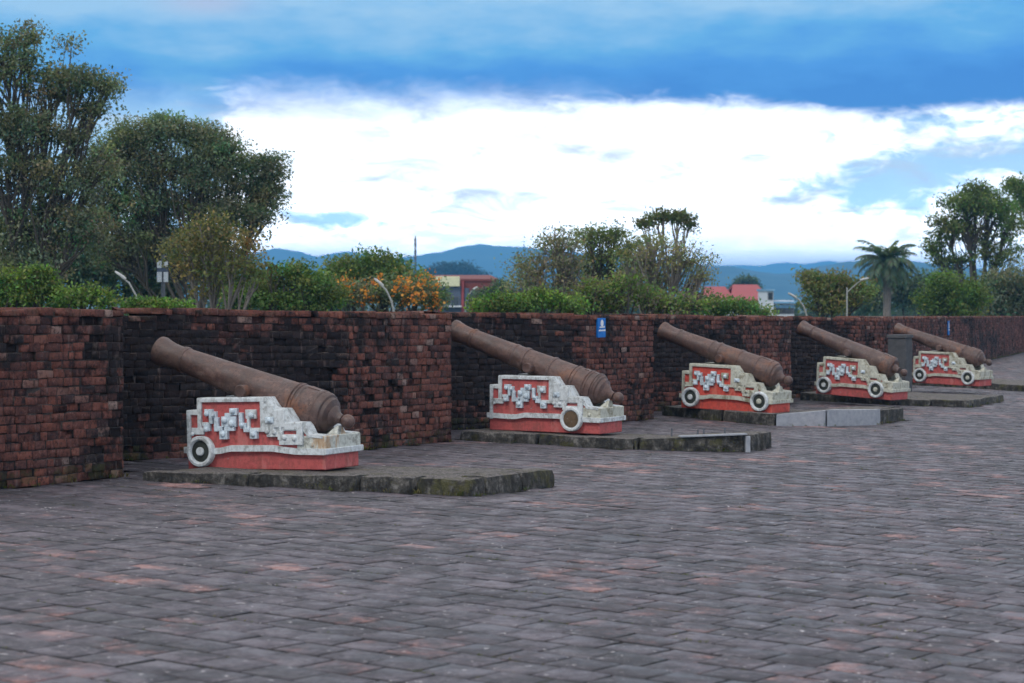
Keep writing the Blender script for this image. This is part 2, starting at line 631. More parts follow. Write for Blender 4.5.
def wall_run(bl, p, q, lich, holes, course_off, hfun, thick=.5, first_len=0):
    """bricks on the face from p to q (plan points); the face looks right and towards -d"""
    e = (q - p)
    ln = e.length
    e = e / ln
    nrm = Vector((e.y, -e.x))
    ch = WALL_H / NC
    for c in range(NC):
        z0 = c * ch
        x = -rnd.uniform(0, .2) if c % 2 else -rnd.uniform(.05, .3)
        while x < ln:
            w = rnd.uniform(.13, .215) if rnd.random() < .75 else rnd.uniform(.07, .12)
            a, b = max(x, 0), min(x + w, ln)
            x += w
            if b - a < .03:
                continue
            mid = (a + b) / 2
            H = hfun(mid / ln)
            if z0 > H - .03:
                continue
            hole = False
            for (h0, h1, zz0, zz1, pr) in holes:
                if h0 < mid < h1 and zz0 < z0 + ch / 2 < zz1 and rnd.random() < pr:
                    hole = True
            top = z0 + ch > H - .05
            out = rnd.gauss(.004, .0065)
            if hole:
                out -= rnd.uniform(.045, .07)
            elif rnd.random() < .03:
                out -= rnd.uniform(.015, .04)
            if top:
                out += .012
            g = rnd.uniform(.003, .007)
            P0 = p + e * (a + g * .6)
            lw = b - a - g * 1.2
            hz = ch - g * rnd.uniform(.9, 1.5)
            zl = gz(P0.x) + z0 + rnd.gauss(0, .003)
            # slope of course follows the terrace
            sl = gz(P0.x + e.x * lw) - gz(P0.x)
            dep = .09
            if top:
                if rnd.random() < .05:
                    continue
                hz *= rnd.uniform(.72, 1.06)
                zl += rnd.gauss(0, .002)
                dep = thick - .02
            base = P0 - nrm * dep
            l = lich(mid / ln, z0) + rnd.gauss(0, .10)
            r1 = min(1, max(0, rnd.gauss(.45, .25)))
            if top:
                l -= .35 * rnd.random()
                r1 = min(1, r1 + .2)
            if hole:
                l += .5
            m = .0
            if z0 < .12:
                m = .7
            if top:
                m = .25
            ed = dep + out
            bl.add((base.x, base.y, zl), (e.x * lw, e.y * lw, sl), (0, 0, hz), (nrm.x * ed, nrm.y * ed, 0), rnd.uniform(.003, .008),
                   (r1, l, m), 0, .003)
            Q0 = p + e * (a - .004) - nrm * dep
            bd = dep + out - rnd.uniform(.004, .011)
            if not top:
                bl.add((Q0.x, Q0.y, zl - .004), (e.x * (b - a + .008), e.y * (b - a + .008), sl), (0, 0, ch + .003), (nrm.x * bd, nrm.y * bd, 0), .002,
                       (r1, l, m), 0, .002, 1)


def core_box(pts, thick, hfuns):
    """mortar body behind the bricks along a polyline in plan"""
    cv, cf = [], []
    for (p, q), hf in zip(zip(pts[:-1], pts[1:]), hfuns):
        e = (q - p)
        ln = e.length
        e = e / ln
        nrm = Vector((e.y, -e.x))
        n = max(2, int(ln / .25))
        for i in range(n):
            a, b = p + e * (ln * i / n), p + e * (ln * (i + 1) / n)
            H = max(.2, hf((i + .5) / n) - .05)
            k = len(cv)
            for pt in (a, b):
                f, r_ = pt + nrm * -.080, pt - nrm * (thick - .03)
                for w in (f, r_):
                    cv.append((w.x, w.y, gz(w.x) - .25))
                    cv.append((w.x, w.y, gz(w.x) + H))
            cf += [(k, k + 4, k + 5, k + 1), (k + 2, k + 3, k + 7, k + 6), (k + 1, k + 5, k + 7, k + 3)]
            if i == 0:
                cf.append((k, k + 1, k + 3, k + 2))
            if i == n - 1:
                cf.append((k + 4, k + 6, k + 7, k + 5))
    return cv, cf


def bay_points(i):
    a = A1 + STEP * i
    return a, a + RB, a + RC, a + STEP


def make_bay(i, label, dip=None, holes_a=(), holes_b=(), only_last=False, far=None):
    a, b, c, nx = bay_points(i)
    bl = Blocks()
    phase = i * 1.7 + .3

    def hf1(t):
        h = WALL_H + .015 * math.sin(t * 7 + phase)
        if dip and t < dip[0]:
            h -= dip[1]
        return h

    def hf2(t):
        return WALL_H + .012 * math.sin(t * 6 + phase)
    if far:
        f = Vector(far)
        runs = [(b, f, lambda t, z: .30 + .2 * math.sin(t * 14 + z * 2), holes_a, hf2)]
        pts, hs = [b, f], [hf2]
    else:
        runs = []
        pts, hs = [c, nx], [hf2]
        if not only_last:
            runs.append((b, c, lichen_oblique, holes_a, hf1))
            pts, hs = [b, c, nx], [hf1, hf2]
        runs.append((c, nx, lichen_along, holes_b, hf2))
    for (p, q, li, ho, hf) in runs:
        wall_run(bl, p, q, li, ho, 0, hf)
    if not far:
        # return face at the end of the bay, turned away along the embrasure
        back = nx + RB * .9
        e = (back - nx).normalized()
        ln = (back - nx).length
        # brick end seen from the far side
        nrm = Vector((e.y, -e.x))
        for cc in range(NC):
            x = 0
            while x < ln - .02:
                w = min(rnd.uniform(.15, .27), ln - x)
                P0 = nx + e * x
                bl.add((P0.x - nrm.x * .05, P0.y - nrm.y * .05, gz(P0.x) + cc * WALL_H / NC), (e.x * (w - .008), e.y * (w - .008), 0), (0, 0, WALL_H / NC - .008),
                       (nrm.x * .056, nrm.y * .056, 0), .008, (rnd.random() * .8, lichen_oblique(.1, cc * WALL_H / NC), 0), 0, .0015)
                x += w
        # end cap body
        hs = hs + [hf2]
        pts = pts + [back]
    cv, cf = core_box(pts, .5, hs)
    o = bl.build('brick_wall', 'old_brick', None, (cv, cf), 'old_mortar')
    tag(o, label, 'wall', 'brick parapet bays behind the cannons', 'thing')
    return o


make_bay(-1, 'red brick parapet block at the left picture edge, with a missing-brick hole near its top', only_last=True,
         holes_b=[(1.78, 2.02, 1.02, 1.42, .75), (1.9, 2.1, .8, 1.1, .25)])
make_bay(0, 'soot-black and red brick parapet bay behind the nearest cannon, cracked at its right part', dip=(.14, .075),
         holes_a=[(2.55, 2.9, .5, 1.2, .4)], holes_b=[(.35, .62, .35, 1.25, .6), (.62, 1.2, .5, .75, .35)])
make_bay(1, 'dark brick parapet bay behind the second cannon, carrying the small blue sign with white dot', holes_b=[(.5, .7, .5, .8, .3)])
make_bay(2, 'blackened brick parapet bay behind the third cannon from the left')
make_bay(3, 'blackened brick parapet bay behind the muzzle of the fourth cannon')
make_bay(4, 'long straight far brick parapet running behind the farthest cannon, streaked brown', far=(26.4, 108.0))

# ------------------------------------------------------------------ terrace ground and pavers
PTH = R(34)
PU = Vector((math.cos(PTH), -math.sin(PTH)))
PN = Vector((math.sin(PTH), math.cos(PTH)))


PAV = (PU, PN)


def wall_x(d):
    """x of the parapet foot at a depth (rough), the pavers stop there"""
    pts = []
    for i in range(-3, 5):
        a, b, c, nx = bay_points(i)
        pts += [a, b, c]
    pts += [Vector((7.4, 45.7)), Vector((26.4, 108))]
    for p, q in zip(pts[:-1], pts[1:]):
        if p.y <= d <= q.y:
            return p.x + (q.x - p.x) * (d - p.y) / max(1e-6, q.y - p.y)
    return pts[0].x if d < pts[0].y else pts[-1].x


def make_terrace():
    mb = MB()
    # sloping sheet with a skirt, under the pavers
    pts = [(-11.9, .5)] + [(wall_x(d) - .12, d) for d in (1, 5, 10, 15, 20, 25, 30, 35, 40, 45, 55, 65, 75, 84, 95, 107)] + [(28, 125), (70, 125), (70, -30), (-14, -30)]
    n = len(pts)
    vs = [(x, y, gz(x) - .016) for x, y in pts] + [(x, y, LOW - .3) for x, y in pts]
    fs = [tuple(range(n - 1, -1, -1))] + [(i, (i + 1) % n, n + (i + 1) % n, n + i) for i in range(n)]
    mb.add(vs, fs)
    o = mb.build('terrace', 'joint_soil')
    tag(o, 'raised terrace of the old rampart with dark soil in the joints', 'ground', None, 'structure')


make_terrace()

SL_ = []          # platform outlines, filled below


def inside(poly, x, y):
    c = False
    n = len(poly)
    for i in range(n):
        x0, y0 = poly[i]
        x1, y1 = poly[(i + 1) % n]
        if (y0 > y) != (y1 > y) and x < (x1 - x0) * (y - y0) / (y1 - y0) + x0:
            c = not c
    return c


def paver_block(bl, u, v, w, h, zf, tiltamp, zoff=0.0):
    PU, PN = PAV
    p = PU * u + PN * v
    ro = RNG.normal(0, .012)
    PU, PN = PAV[0] + PAV[1] * ro, PAV[1] - PAV[0] * ro
    jz = RNG.normal(0, .0013)
    ta, tb = RNG.normal(0, tiltamp, 2)
    g = .006 + .005 * RNG.random()
    e1 = np.array([PU.x * (w - 2 * g), PU.y * (w - 2 * g), gz(PU.x * w) + ta * w])
    e2 = np.array([PN.x * (h - 2 * g), PN.y * (h - 2 * g), gz(PN.x * h) + tb * h])
    o = p + PU * g + PN * g
    base = np.array([o.x, o.y, zf(o.x, o.y) - .03 + jz])
    r1 = min(1, max(0, RNG.normal(.45, .20)))
    g1 = RNG.random()
    bl.add(base, e1, e2, (0, 0, .03), .005, (r1, g1, 0), 1.0, .0012)


def make_pavement():
    bl = Blocks()
    w = .29
    row = 0
    lim = .30
    umin, umax, vmin, vmax = -62, 40, 0, 105
    v = vmin
    while v < vmax:
        off = (row % 2) * w * .5 + RNG.normal(0, .012)
        u = umin + off
        # visible interval only: walk u, skip what lies outside the view wedge
        while u < umax:
            ww = w + (RNG.normal(0, .006))
            cx, cy = (PU * (u + ww / 2) + PN * (v + w / 2))
            if cy < 7.2 or cy > 100 or cx > .27 * cy + 1.6 or cx < -.27 * cy - 1.6:
                # jump quickly when far outside
                u += w
                continue
            if cx < wall_x(cy) - .05:
                u += w
                continue
            if any(inside(s, cx, cy) for s in SL_):
                u += ww
                continue
            paver_block(bl, u, v, ww, w, lambda x, y: gz(x), .0035)
            u += ww
        v += w
        row += 1
    o = bl.build('pavement', 'paver')
    tag(o, 'worn dark square brick paving of the rampart terrace with reddish worn patches', 'pavement', None, 'structure')


# ------------------------------------------------------------------ stone platforms
def make_platform(label, front, right, heights, kerb_mats, splits, drop=.012, extra_top=None):
    """front: list of picture corners along the front edge (left to right); right: back right corner"""
    F = [on_terrace(*p) for p in front]
    B = on_terrace(*right)
    back = B - F[-1]
    root = empty('stone_platform', (F[0] + F[-1]) / 2 + back / 2)
    root.location.z = gz(root.location.x)
    bx = Vector((back.x, back.y, 0))
    blen = bx.length
    bdir = bx / blen
    loc = root.location.copy()
    tops = heights
    kw = .26
    # outline for the paver field
    poly = [(p.x, p.y) for p in F] + [(B.x, B.y), ((F[0] + bx).x, (F[0] + bx).y)]
    SL_.append(poly)

    def P(i, t, b, z):
        p = F[i].lerp(F[i + 1], t) + bdir * b
        h = tops[i] * (1 - t) + tops[i + 1] * t
        return Vector((p.x, p.y, gz(p.x) + (h if z else -.05))) - loc
    k = 0
    for i in range(len(F) - 1):
        sp = splits[i]
        ts = [0] + sp + [1]
        for t0, t1 in zip(ts[:-1], ts[1:]):
            mb = MB()
            g = (.014 if k < len(kerb_mats) and kerb_mats[k] == 'new_concrete' else .006) / (F[i + 1] - F[i]).length
            j = [rnd.gauss(0, .004) for _ in range(3)]
            sh = Vector((0, 0, j[0]))
            c8 = []
            for z in (0, 1):
                for b in (0 + j[1], kw):
                    for t in (t0 + g, t1 - g):
                        c8.append(P(i, t, b, z) + sh * z)
            m = kerb_mats[k] if k < len(kerb_mats) else 'mossy_stone'
            rough_block(mb, c8, (14, 4, 4), .010 if m == 'mossy_stone' else .003, .016 if m == 'mossy_stone' else .006, k + len(SL_) * 5)
            o = mb.build('kerb_stone', m, root, True)
            if m == 'new_concrete':
                tag(o, 'clean pale grey concrete kerb block')
            k += 1
    # right end kerb
    nE = 2
    hF, hB = tops[-2], tops[-1]
    f3, l3 = F[-1], (F[-2] - F[-1]).normalized()
    for a in range(nE):
        mb = MB()
        c8 = []
        b0, b1 = kw + (blen - kw) * a / nE + .006, kw + (blen - kw) * (a + 1) / nE - .006
        for z in (0, 1):
            for q in (kw, rnd.gauss(0, .008)):
                for b in (b0, b1):
                    p = f3 + bdir * b + Vector((l3.x, l3.y, 0)) * q
                    h = hF + (hB - hF) * b / blen
                    c8.append(Vector((p.x, p.y, gz(p.x) + (h if z else -.05))) - loc)
        rough_block(mb, c8, (8, 4, 4), .011, .018, 40 + a + len(SL_))
        mb.build('kerb_stone', 'mossy_stone', root, True)
    # paved top: plate plus pavers
    mb = MB()
    c8 = []
    lft, rgt = F[0], F[-1]
    hl, hr = tops[0], tops[-2]
    nn = len(F)
    for i in range(nn - 1):
        c8 = []
        for z in (0, 1):
            for b in (kw - .01, blen):
                for t in (0, 1):
                    c8.append(P(i, t, b, z) - Vector((0, 0, drop * z)))
        cr = (l3 * (kw - .01)) if i == nn - 2 else Vector()
        for q in (1, 3, 5, 7):
            c8[q] = c8[q] + Vector((cr.x, cr.y, 0))
        rough_block(mb, c8, (26, 12, 1), .008, .0, 70 + i + len(SL_))
    top = mb.build('paved_top', 'mossy_stone', root, True)
    if extra_top:
        extra_top(root, loc, P)
    tag(root, label, 'platform', 'stone platforms under the cannons', 'thing')
    return root


def rods(root, loc, P):
    for (t, b) in ((.18, .62), (.40, .70), (.48, .60), (.66, .66)):
        mb = MB()
        p = P(1, t, b, 1)
        h = rnd.uniform(.05, .085)
        mb.tube([p + Vector((0, 0, -.03)), p + Vector((.003, 0, h))], .012, 6)
        mb.build('iron_rod', 'mast_paint', root)


make_platform('mossy stone platform under the nearest cannon, its rounded green corner pointing at the viewer',
              [(140, 480), (358, 491), (472, 497)], (557, 486), [.072, .132, .162, .158], [], [[.5], [.5]])
make_platform('stone platform with a pale cement strip and short iron rods, under the second cannon',
              [(459, 440), (634, 450), (745, 452)], (772, 447), [.115, .13, .20, .19], [], [[.45], [.03]], extra_top=rods)
make_platform('stone platform under the third cannon with two clean pale concrete kerb blocks at its front',
              [(661, 415), (775, 426), (826, 426.5), (877, 425)], (904, 420), [.13, .165, .235, .225, .19],
              ['mossy_stone', 'mossy_stone', 'new_concrete', 'new_concrete'], [[.55], [], []])
make_platform('long dark stone platform with a chamfered right end under the fourth cannon',
              [(799, 400), (898, 405.5), (970, 407.5)], (1004, 401), [.14, .12, .125, .12], [], [[.5], [.45]])
make_platform('low thin dark platform under the farthest cannon, running off the right picture edge',
              [(906, 384.5), (985, 389), (1062, 394)], (1085, 389), [.14, .13, .13, .12], [], [[.5], [.5]])
make_pavement()

# pale strip on platform two is a mortar edge of its own
_p = [o for o in C.objects if o.name == 'stone_platform.001'][0]
mb = MB()
a0, a1 = on_terrace(680, 450.8), on_terrace(747.5, 452.3)
for (t, q) in ((0, 1),):
    d_ = (a1 - a0)
    e = Vector((d_.x, d_.y, 0)).normalized()
    nn_ = Vector((-e.y, e.x, 0))
    c8 = []
    for z in (0, 1):
        for b in (-.004, .10):
            for pt, h in ((a0, .155), (a1, .203)):
                c8.append(pt + nn_ * b + Vector((0, 0, h + .016 * z)) - _p.location)
    rough_block(mb, c8, (16, 2, 2), .003, .003, 9)
    c8 = []
    for z in (0, 1):
        for b in (-.006, .05):
            for s_ in (-.02, .035):
                c8.append(a1 + e * s_ + nn_ * b + Vector((0, 0, .21 * z - .02)) - _p.location)
    rough_block(mb, c8, (2, 2, 8), .003, .003, 9)
tag(mb.build('mortar_edge', 'new_concrete', _p, True), 'pale cement strip along the kerb edge')

# ------------------------------------------------------------------ cannons
CL, CW = 1.5, .60


def zA(x, y):      # measuring frame of the nearest carriage (picture enlarged) -> local x, z
    return ((x - 45) / 774.0 - 1.5, (615 - y) / 892.0)


PROFILE = [zA(45, 540), zA(58, 160), zA(150, 160), zA(152, 60), zA(735, 60), zA(790, 150), zA(885, 152), zA(930, 250),
           zA(935, 262), zA(1030, 264), zA(1075, 360), zA(1190, 372), (-.0, .118), (-1.5, .118)]
PROFILE[0] = (-1.5, .118)
PROFILE = PROFILE[:-1]
# white relief (measured boxes x0,y0,x1,y1)
RELIEF_FRAME = [(58, 160, 90, 520), (58, 160, 152, 196), (152, 60, 186, 340), (152, 60, 735, 92),
                (684, 92, 722, 335), (566, 302, 722, 335), (562, 154, 650, 228), (574, 228, 596, 302),
                (100, 300, 205, 355), (195, 255, 250, 285), (722, 120, 800, 345), (790, 158, 890, 300), (880, 262, 1035, 320),
                (840, 300, 860, 440), (985, 300, 1035, 440), (860, 355, 1000, 440), (830, 330, 870, 400), (740, 335, 840, 375)]
RELIEF_ORN = [(218, 148, 285, 202), (255, 190, 285, 268), (283, 168, 318, 222), (298, 215, 335, 330), (208, 268, 262, 328),
              (362, 208, 486, 294), (432, 142, 496, 200), (392, 180, 440, 214), (385, 294, 470, 326), (344, 322, 412, 394), (512, 178, 542, 288),
              (522, 262, 572, 306), (550, 298, 600, 336), (602, 320, 660, 390), (330, 288, 372, 324),
              (735, 215, 800, 262)]
BOSSES = [(240, 185, 26), (295, 197, 22), (235, 312, 26), (390, 238, 34), (452, 265, 34), (462, 165, 28), (375, 352, 28),
          (618, 198, 30), (540, 278, 24), (632, 352, 28), (768, 238, 26), ]
BOSSES_FRAME = [(748, 330, 26), (805, 335, 26), (887, 378, 28), (968, 386, 28), (115, 350, 20)]


def _groups():
    """pieces of fretwork that hang together, and the piece each boss sits on"""
    n = len(RELIEF_ORN)
    lab = list(range(n))
    for _ in range(n):
        for a in range(n):
            for b in range(n):
                p, q = RELIEF_ORN[a], RELIEF_ORN[b]
                if p[0] <= q[2] + 1 and q[0] <= p[2] + 1 and p[1] <= q[3] + 1 and q[1] <= p[3] + 1:
                    lab[a] = lab[b] = min(lab[a], lab[b])
    home = []
    for (x, y, r) in BOSSES:
        d = [max(p[0] - x, x - p[2], 0) + max(p[1] - y, y - p[3], 0) for p in RELIEF_ORN]
        home.append(d.index(min(d)))
    return [[i for i in range(n) if lab[i] == k] for k in sorted(set(lab))], home


def boss(mb, x, z, r, y0):
    r *= .85
    prof = [(0, r), (.008, r * .97), (.016, r * .72), (.021, r * .4), (.022, .002)]
    mb.lathe(prof, (x, y0, z), (0, -1, 0), 12)


ORN_GROUPS, BOSS_HOME = _groups()


def make_carriage(root, red, white, end_mat):
    # plinth
    mb = MB()
    mb.box((-CL, .012, -.03), (-.012, CW - .012, .125), 0, .008)
    carriage = mb.build('carriage', red, root)
    for side, (y0, y1) in enumerate(((.0, .13), (CW - .13, CW))):
        mb = MB()
        mb.prism(PROFILE, y0 + .003, y1 - .003)
        mb.m = [1] * len(mb.m)
        mb.m[side] = 0            # only the outer face is red
        mb.build('cheek', [red, end_mat], carriage)
    # bed between the cheeks, stepping down under the barrel
    mb = MB()
    mb.box((-1.49, .128, .11), (-.95, CW - .128, .44))
    mb.box((-.952, .128, .11), (-.45, CW - .128, .30))
    mb.box((-.452, .128, .11), (-.26, CW - .128, .25))
    mb.build('bed', end_mat, carriage)
    # white relief frame and ornament, both sides
    top = PROFILE[1:12]
    for side in (0, 1):
        mf = MB()
        ya = 0 if side == 0 else CW
        sg = -1 if side == 0 else 1

        def slab(mb, bx, dep, ch):
            (xa, za), (xb, zb) = zA(bx[0], bx[3]), zA(bx[2], bx[1])
            ys = sorted((ya - sg * .004, ya + sg * dep))
            mb.box((xa, ys[0], za), (xb, ys[1], zb), 0, ch)
        for k, bx in enumerate(RELIEF_FRAME):
            slab(mf, bx, .020 + .0007 * k, .003)
        for grp in ORN_GROUPS:
            mo = MB()
            for k in grp:
                slab(mo, RELIEF_ORN[k], .030 + .0007 * k, .003)
            if side == 0:
                for b_, (x, y, r) in enumerate(BOSSES):
                    if BOSS_HOME[b_] in grp:
                        px, pz = zA(x, y)
                        boss(mo, px, pz, r / 900.0, -.036)
            mo.build('ornament', 'pale_blue_paint', carriage)
        mf.prism([zA(*q) for q in ((722, 102), (735, 62), (790, 152), (885, 154), (930, 252), (1030, 266), (1075, 362), (1080, 385), (1035, 330), (880, 326), (800, 346), (722, 346))], *sorted((ya, ya + sg * .0165)))
        if side == 0:
            for (x, y, r) in BOSSES_FRAME:
                px, pz = zA(x, y)
                boss(mf, px, pz, r / 900.0, -.030)
        y0, y1 = ((-.012, .142), (CW - .142, CW + .012))[side]
        for (x0, z0), (x1, z1) in zip(top[:-1], top[1:]):
            dx, dz = x1 - x0, z1 - z0
            l = math.hypot(dx, dz)
            nx, nz = -dz / l, dx / l
            q = [(x0 + nx * .006, z0 + nz * .006), (x1 + nx * .006, z1 + nz * .006), (x1 - nx * .020, z1 - nz * .020), (x0 - nx * .020, z0 - nz * .020)]
            mf.prism(q, y0, y1)
        mf.build('border', white, carriage)
    # bulging string band above the plinth
    band_c = [(-1.515, .150), (-1.2, .140), (-1.12, .142), (-1.0, .165), (-.55, .166), (-.42, .150), (-.3, .138), (.01, .134)]
    mb = MB()
    for y0, y1 in ((-.028, .05), (CW - .05, CW + .028)):
        for (x0, z0), (x1, z1) in zip(band_c[:-1], band_c[1:]):
            mb.prism([(x0, z0 - .028), (x1, z1 - .028), (x1, z1 + .028), (x0, z0 + .028)], y0, y1)
    mb.box((-.03, -.026, .107), (.022, CW + .026, .161), 0, .005)
    mb.build('string_band', white, carriage)
    # end block under the breech
    mb = MB()
    mb.box((-.30, -.006, .135), (.004, CW + .006, .276), 0, .008)
    px, pz = zA(1098, 440)
    boss(mb, px, pz, .03, -.004)
    mb.build('end_block', end_mat, carriage)
    # small wedge that steadies the breech
    mb = MB()
    mb.add([(-.13, .22, .27), (-.015, .22, .27), (-.015, .38, .27), (-.13, .38, .27), (-.05, .27, .352), (-.02, .27, .352), (-.02, .33, .352), (-.05, .33, .352)],
           [(0, 1, 5, 4), (1, 2, 6, 5), (2, 3, 7, 6), (3, 0, 4, 7), (4, 5, 6, 7), (3, 2, 1, 0)])
    mb.build('wedge', end_mat, carriage)
    return carriage


def make_wheel(root, x, style):
    r = .142
    zc = r - .004
    y0 = .005
    mb = MB()
    mb.lathe([(0, r * .93), (.01, r), (.062, r), (.072, r * .95), (.074, r * .80), (.060, r * .70), (.03, r * .68), (.0, r * .66)], (x, y0, zc), (0, -1, 0), 36)
    w = mb.build('wheel', 'white_paint', root, True)
    mb = MB()
    if style == 'hub':
        mb.lathe([(0.002, r * .69), (.040, r * .69), (.045, r * .5), (.046, .01)], (x, y0, zc), (0, -1, 0), 30)
        mb.build('disc', 'wheel_dark', w, True)
        mb = MB()
        mb.lathe([(.03, r * .29), (.062, r * .28), (.07, r * .22), (.071, .005)], (x, y0, zc), (0, -1, 0), 18)
        mb.build('hub', 'cream_paint' if x > -1 else 'white_paint', w, True)
    else:
        mb.lathe([(0.002, r * .69), (.055, r * .69), (.060, r * .5), (.061, .01)], (x, y0, zc), (0, -1, 0), 30)
        mb.build('disc', 'wheel_earth', w, True)


def make_barrel(root, x0, z0, x1, z1, rings, k=1.0, mat='rusty_iron', square=False):
    """muzzle centre (x0,z0) to knob centre (x1,z1)"""
    yc = CW / 2
    a, b = Vector((x0, yc, z0)), Vector((x1, yc, z1))
    ax = b - a
    Lb = ax.length
    ax.normalize()
    T = Lb / 2.17
    prof = [(-.004, .066 * k), (-.010, .07 * k), (-.012, .118 * k), (.0, .138 * k), (.03, .139 * k), (.06, .131 * k), (.13, .118 * k), (.20, .113 * k), (.26, .114 * k)]
    body = [(.27, .115), (.50, .125), (.75, .136), (.95, .146), (1.20, .158), (1.45, .171), (1.62, .178), (1.80, .186), (1.90, .190)]
    out = [(t, r) for t, r in prof]
    pts = []
    for t, r in body:
        pts.append((t, r * k))
    for rt, rh, rw in rings:
        r = np.interp(rt, [p[0] for p in body], [p[1] for p in body]) * k
        pts += [(rt - rw / 2 - .004, r), (rt - rw / 2, r + rh * .7), (rt - rw * .2, r + rh), (rt + rw * .2, r + rh), (rt + rw / 2, r + rh * .7), (rt + rw / 2 + .004, r + .001)]
    pts.sort()
    out += pts
    if square:
        end = [(1.93, .185 * k), (1.965, .15 * k), (1.97, .09), (2.02, .06), (2.07, .052)]
    else:
        end = [(1.915, .192 * k), (1.945, .180 * k), (1.955, .160 * k), (1.985, .150 * k), (2.005, .118 * k), (2.012, .10), (2.035, .088), (2.05, .062), (2.085, .046), (2.11, .042)]
    out += end
    out = [(t * T, r) for t, r in out]
    mb = MB()
    mb.lathe(out, a, ax, 48)
    o = mb.build('barrel', mat, root, True)
    # dark bore
    mb = MB()
    mb.lathe([(-.006, .067 * k), (.004, .066 * k), (.02, .06 * k)], a, ax, 24)
    mb.build('bore', 'wheel_dark', o)
    # knob
    mb = MB()
    kr = .066
    mb.lathe([(-kr * math.cos(t), max(.001, kr * math.sin(t))) for t in np.linspace(.35, math.pi, 12)], b, ax, 24)
    mb.build('breech_knob', mat, o, True)
    # trunnion, one stub each side
    tt = a + ax * (1.12 * T) - Vector((0, 0, .035))
    for s in (-1, 1):
        mb = MB()
        mb.lathe([(.10, .058), (.245, .058), (.252, .052), (.253, .01)], tt, (0, s, 0), 20)
        mb.build('trunnion', mat, o, True)
    # vent field strip on top of the breech
    mb = MB()
    up = ax.cross(Vector((0, 1, 0))).normalized()
    if up.z < 0:
        up = -up
    c = a + ax * (1.80 * T) + up * (.186 * k)
    vs = []
    for s in (0, .022):
        for w in (-.045, .045):
            for t in (-.10, .10):
                vs.append(c + ax * t + Vector((0, w, 0)) + up * (s - .02 + .008 * t))
    rough_block(mb, vs, (4, 2, 1), .002, .002)
    mb.build('vent_patch', mat, o)
    return o


CANNONS = [
    dict(k=(-1.657, 19.60, .146), th=27, tilt=.031, red='red_paint', white='white_paint', end='rust_stained_white', wheels=[(-1.32, 'hub')],
         barrel=(-1.995, 1.068, .055, .388), rings=[(.30, .010, .05), (1.62, .013, .05), (1.68, .006, .03), (1.86, .008, .03)], k_=1.0, sq=False, mat='rusty_iron',
         label='nearest rusty cannon, its carriage showing one hubbed wheel at the muzzle end'),
    dict(k=(1.024, 25.60, .167), th=30, tilt=-.005, red='red_paint', white='white_paint', end='cream_paint', wheels=[(-.36, 'earth')],
         barrel=(-2.19, 1.15, .0815, .388), rings=[(.28, .012, .03), (.84, .008, .03), (.98, .012, .05), (1.33, .012, .035), (1.64, .010, .04), (1.80, .012, .05), (1.9, .012, .04)], k_=.97, sq=False, mat='rusty_iron',
         label='many-ringed rusty cannon whose carriage has one brown-filled white wheel at the rear'),
    dict(k=(3.723, 31.50, .173), th=34, tilt=-.031, red='red_paint_bright', white='cream_paint', end='cream_paint', wheels=[(-1.32, 'hub'), (-.19, 'hub')],
         barrel=(-2.017, 1.075, .093, .445), rings=[(.30, .010, .035), (.88, .009, .03), (1.0, .012, .05), (1.36, .012, .04), (1.66, .010, .05), (1.86, .010, .04)], k_=1.0, sq=False, mat='rusty_iron',
         label='third rusty cannon from the left, above the pale kerb blocks, two-wheeled cream-edged carriage'),
    dict(k=(6.494, 37.60, .156), th=38, tilt=-.053, red='red_paint', white='cream_paint', end='cream_paint', wheels=[(-1.32, 'hub'), (-.30, 'hub')],
         barrel=(-2.02, 1.09, .045, .44), rings=[(.26, .008, .04), (.95, .006, .04), (1.5, .006, .04), (1.9, .004, .04)], k_=.98, sq=True, mat='rusty_iron_brown',
         label='blunt-ended brown rusty cannon standing just left of the grey concrete pillar'),
    dict(k=(9.45, 44.50, .20), th=38, tilt=-.027, red='red_paint', white='cream_paint', end='cream_paint', wheels=[(-1.32, 'hub'), (-.24, 'hub')],
         barrel=(-2.05, 1.06, .06, .45), rings=[(.27, .008, .04), (.9, .010, .05), (1.3, .008, .04), (1.62, .012, .05), (1.84, .008, .04)], k_=.95, sq=False, mat='rusty_iron',
         label='farthest rusty cannon at the right end of the row, behind the grey concrete pillar'),
]


def shift_children(root, off):
    pass


for cn in CANNONS:
    kx, kd, kh = cn['k']
    th = R(cn['th'])
    base = Vector((kx, kd, gz(kx) + kh))
    root = empty('cannon', base, (0, -cn['tilt'], -th))
    ca = make_carriage(root, cn['red'], cn['white'], cn['end'])
    for x, st in cn['wheels']:
        make_wheel(root, x, st)
    make_barrel(root, *cn['barrel'], cn['rings'], cn['k_'], cn['mat'], cn['sq'])
    tag(root, cn['label'], 'cannon', 'cannons lined up along the brick parapet', 'thing')

# ------------------------------------------------------------------ pillar and signs
p0 = on_terrace(889, 385)
p0 = Vector((7.19, 42.1, 0))
mb = MB()
e = Vector((.86, -.51, 0)) * .36
n_ = Vector((.51, .86, 0)) * .36
c8 = []
for z in (0, 1):
    for b in (0, 1):
        for t in (0, 1):
            q = p0 + e * t + n_ * b
            c8.append(Vector((q.x, q.y, gz(p0.x) + (1.13 if z else -.05))))
loc = (c8[0] + c8[3]) / 2
root = empty('concrete_pillar', (loc.x, loc.y, gz(loc.x)))
rough_block(mb, [c - root.location for c in c8], (6, 6, 12), .006, .006, 3)
mb.build('shaft', 'dark_concrete', root, True)
mb = MB()
c8b = []
for z in (0, 1):
    for b in (-.06, 1.06):
        for t in (-.06, 1.06):
            q = p0 + e * t + n_ * b
            c8b.append(Vector((q.x, q.y, gz(p0.x) + (1.19 if z else 1.132))) - root.location)
rough_block(mb, c8b, (6, 6, 2), .004, .006, 4)
mb.build('cap', 'dark_concrete', root, True)
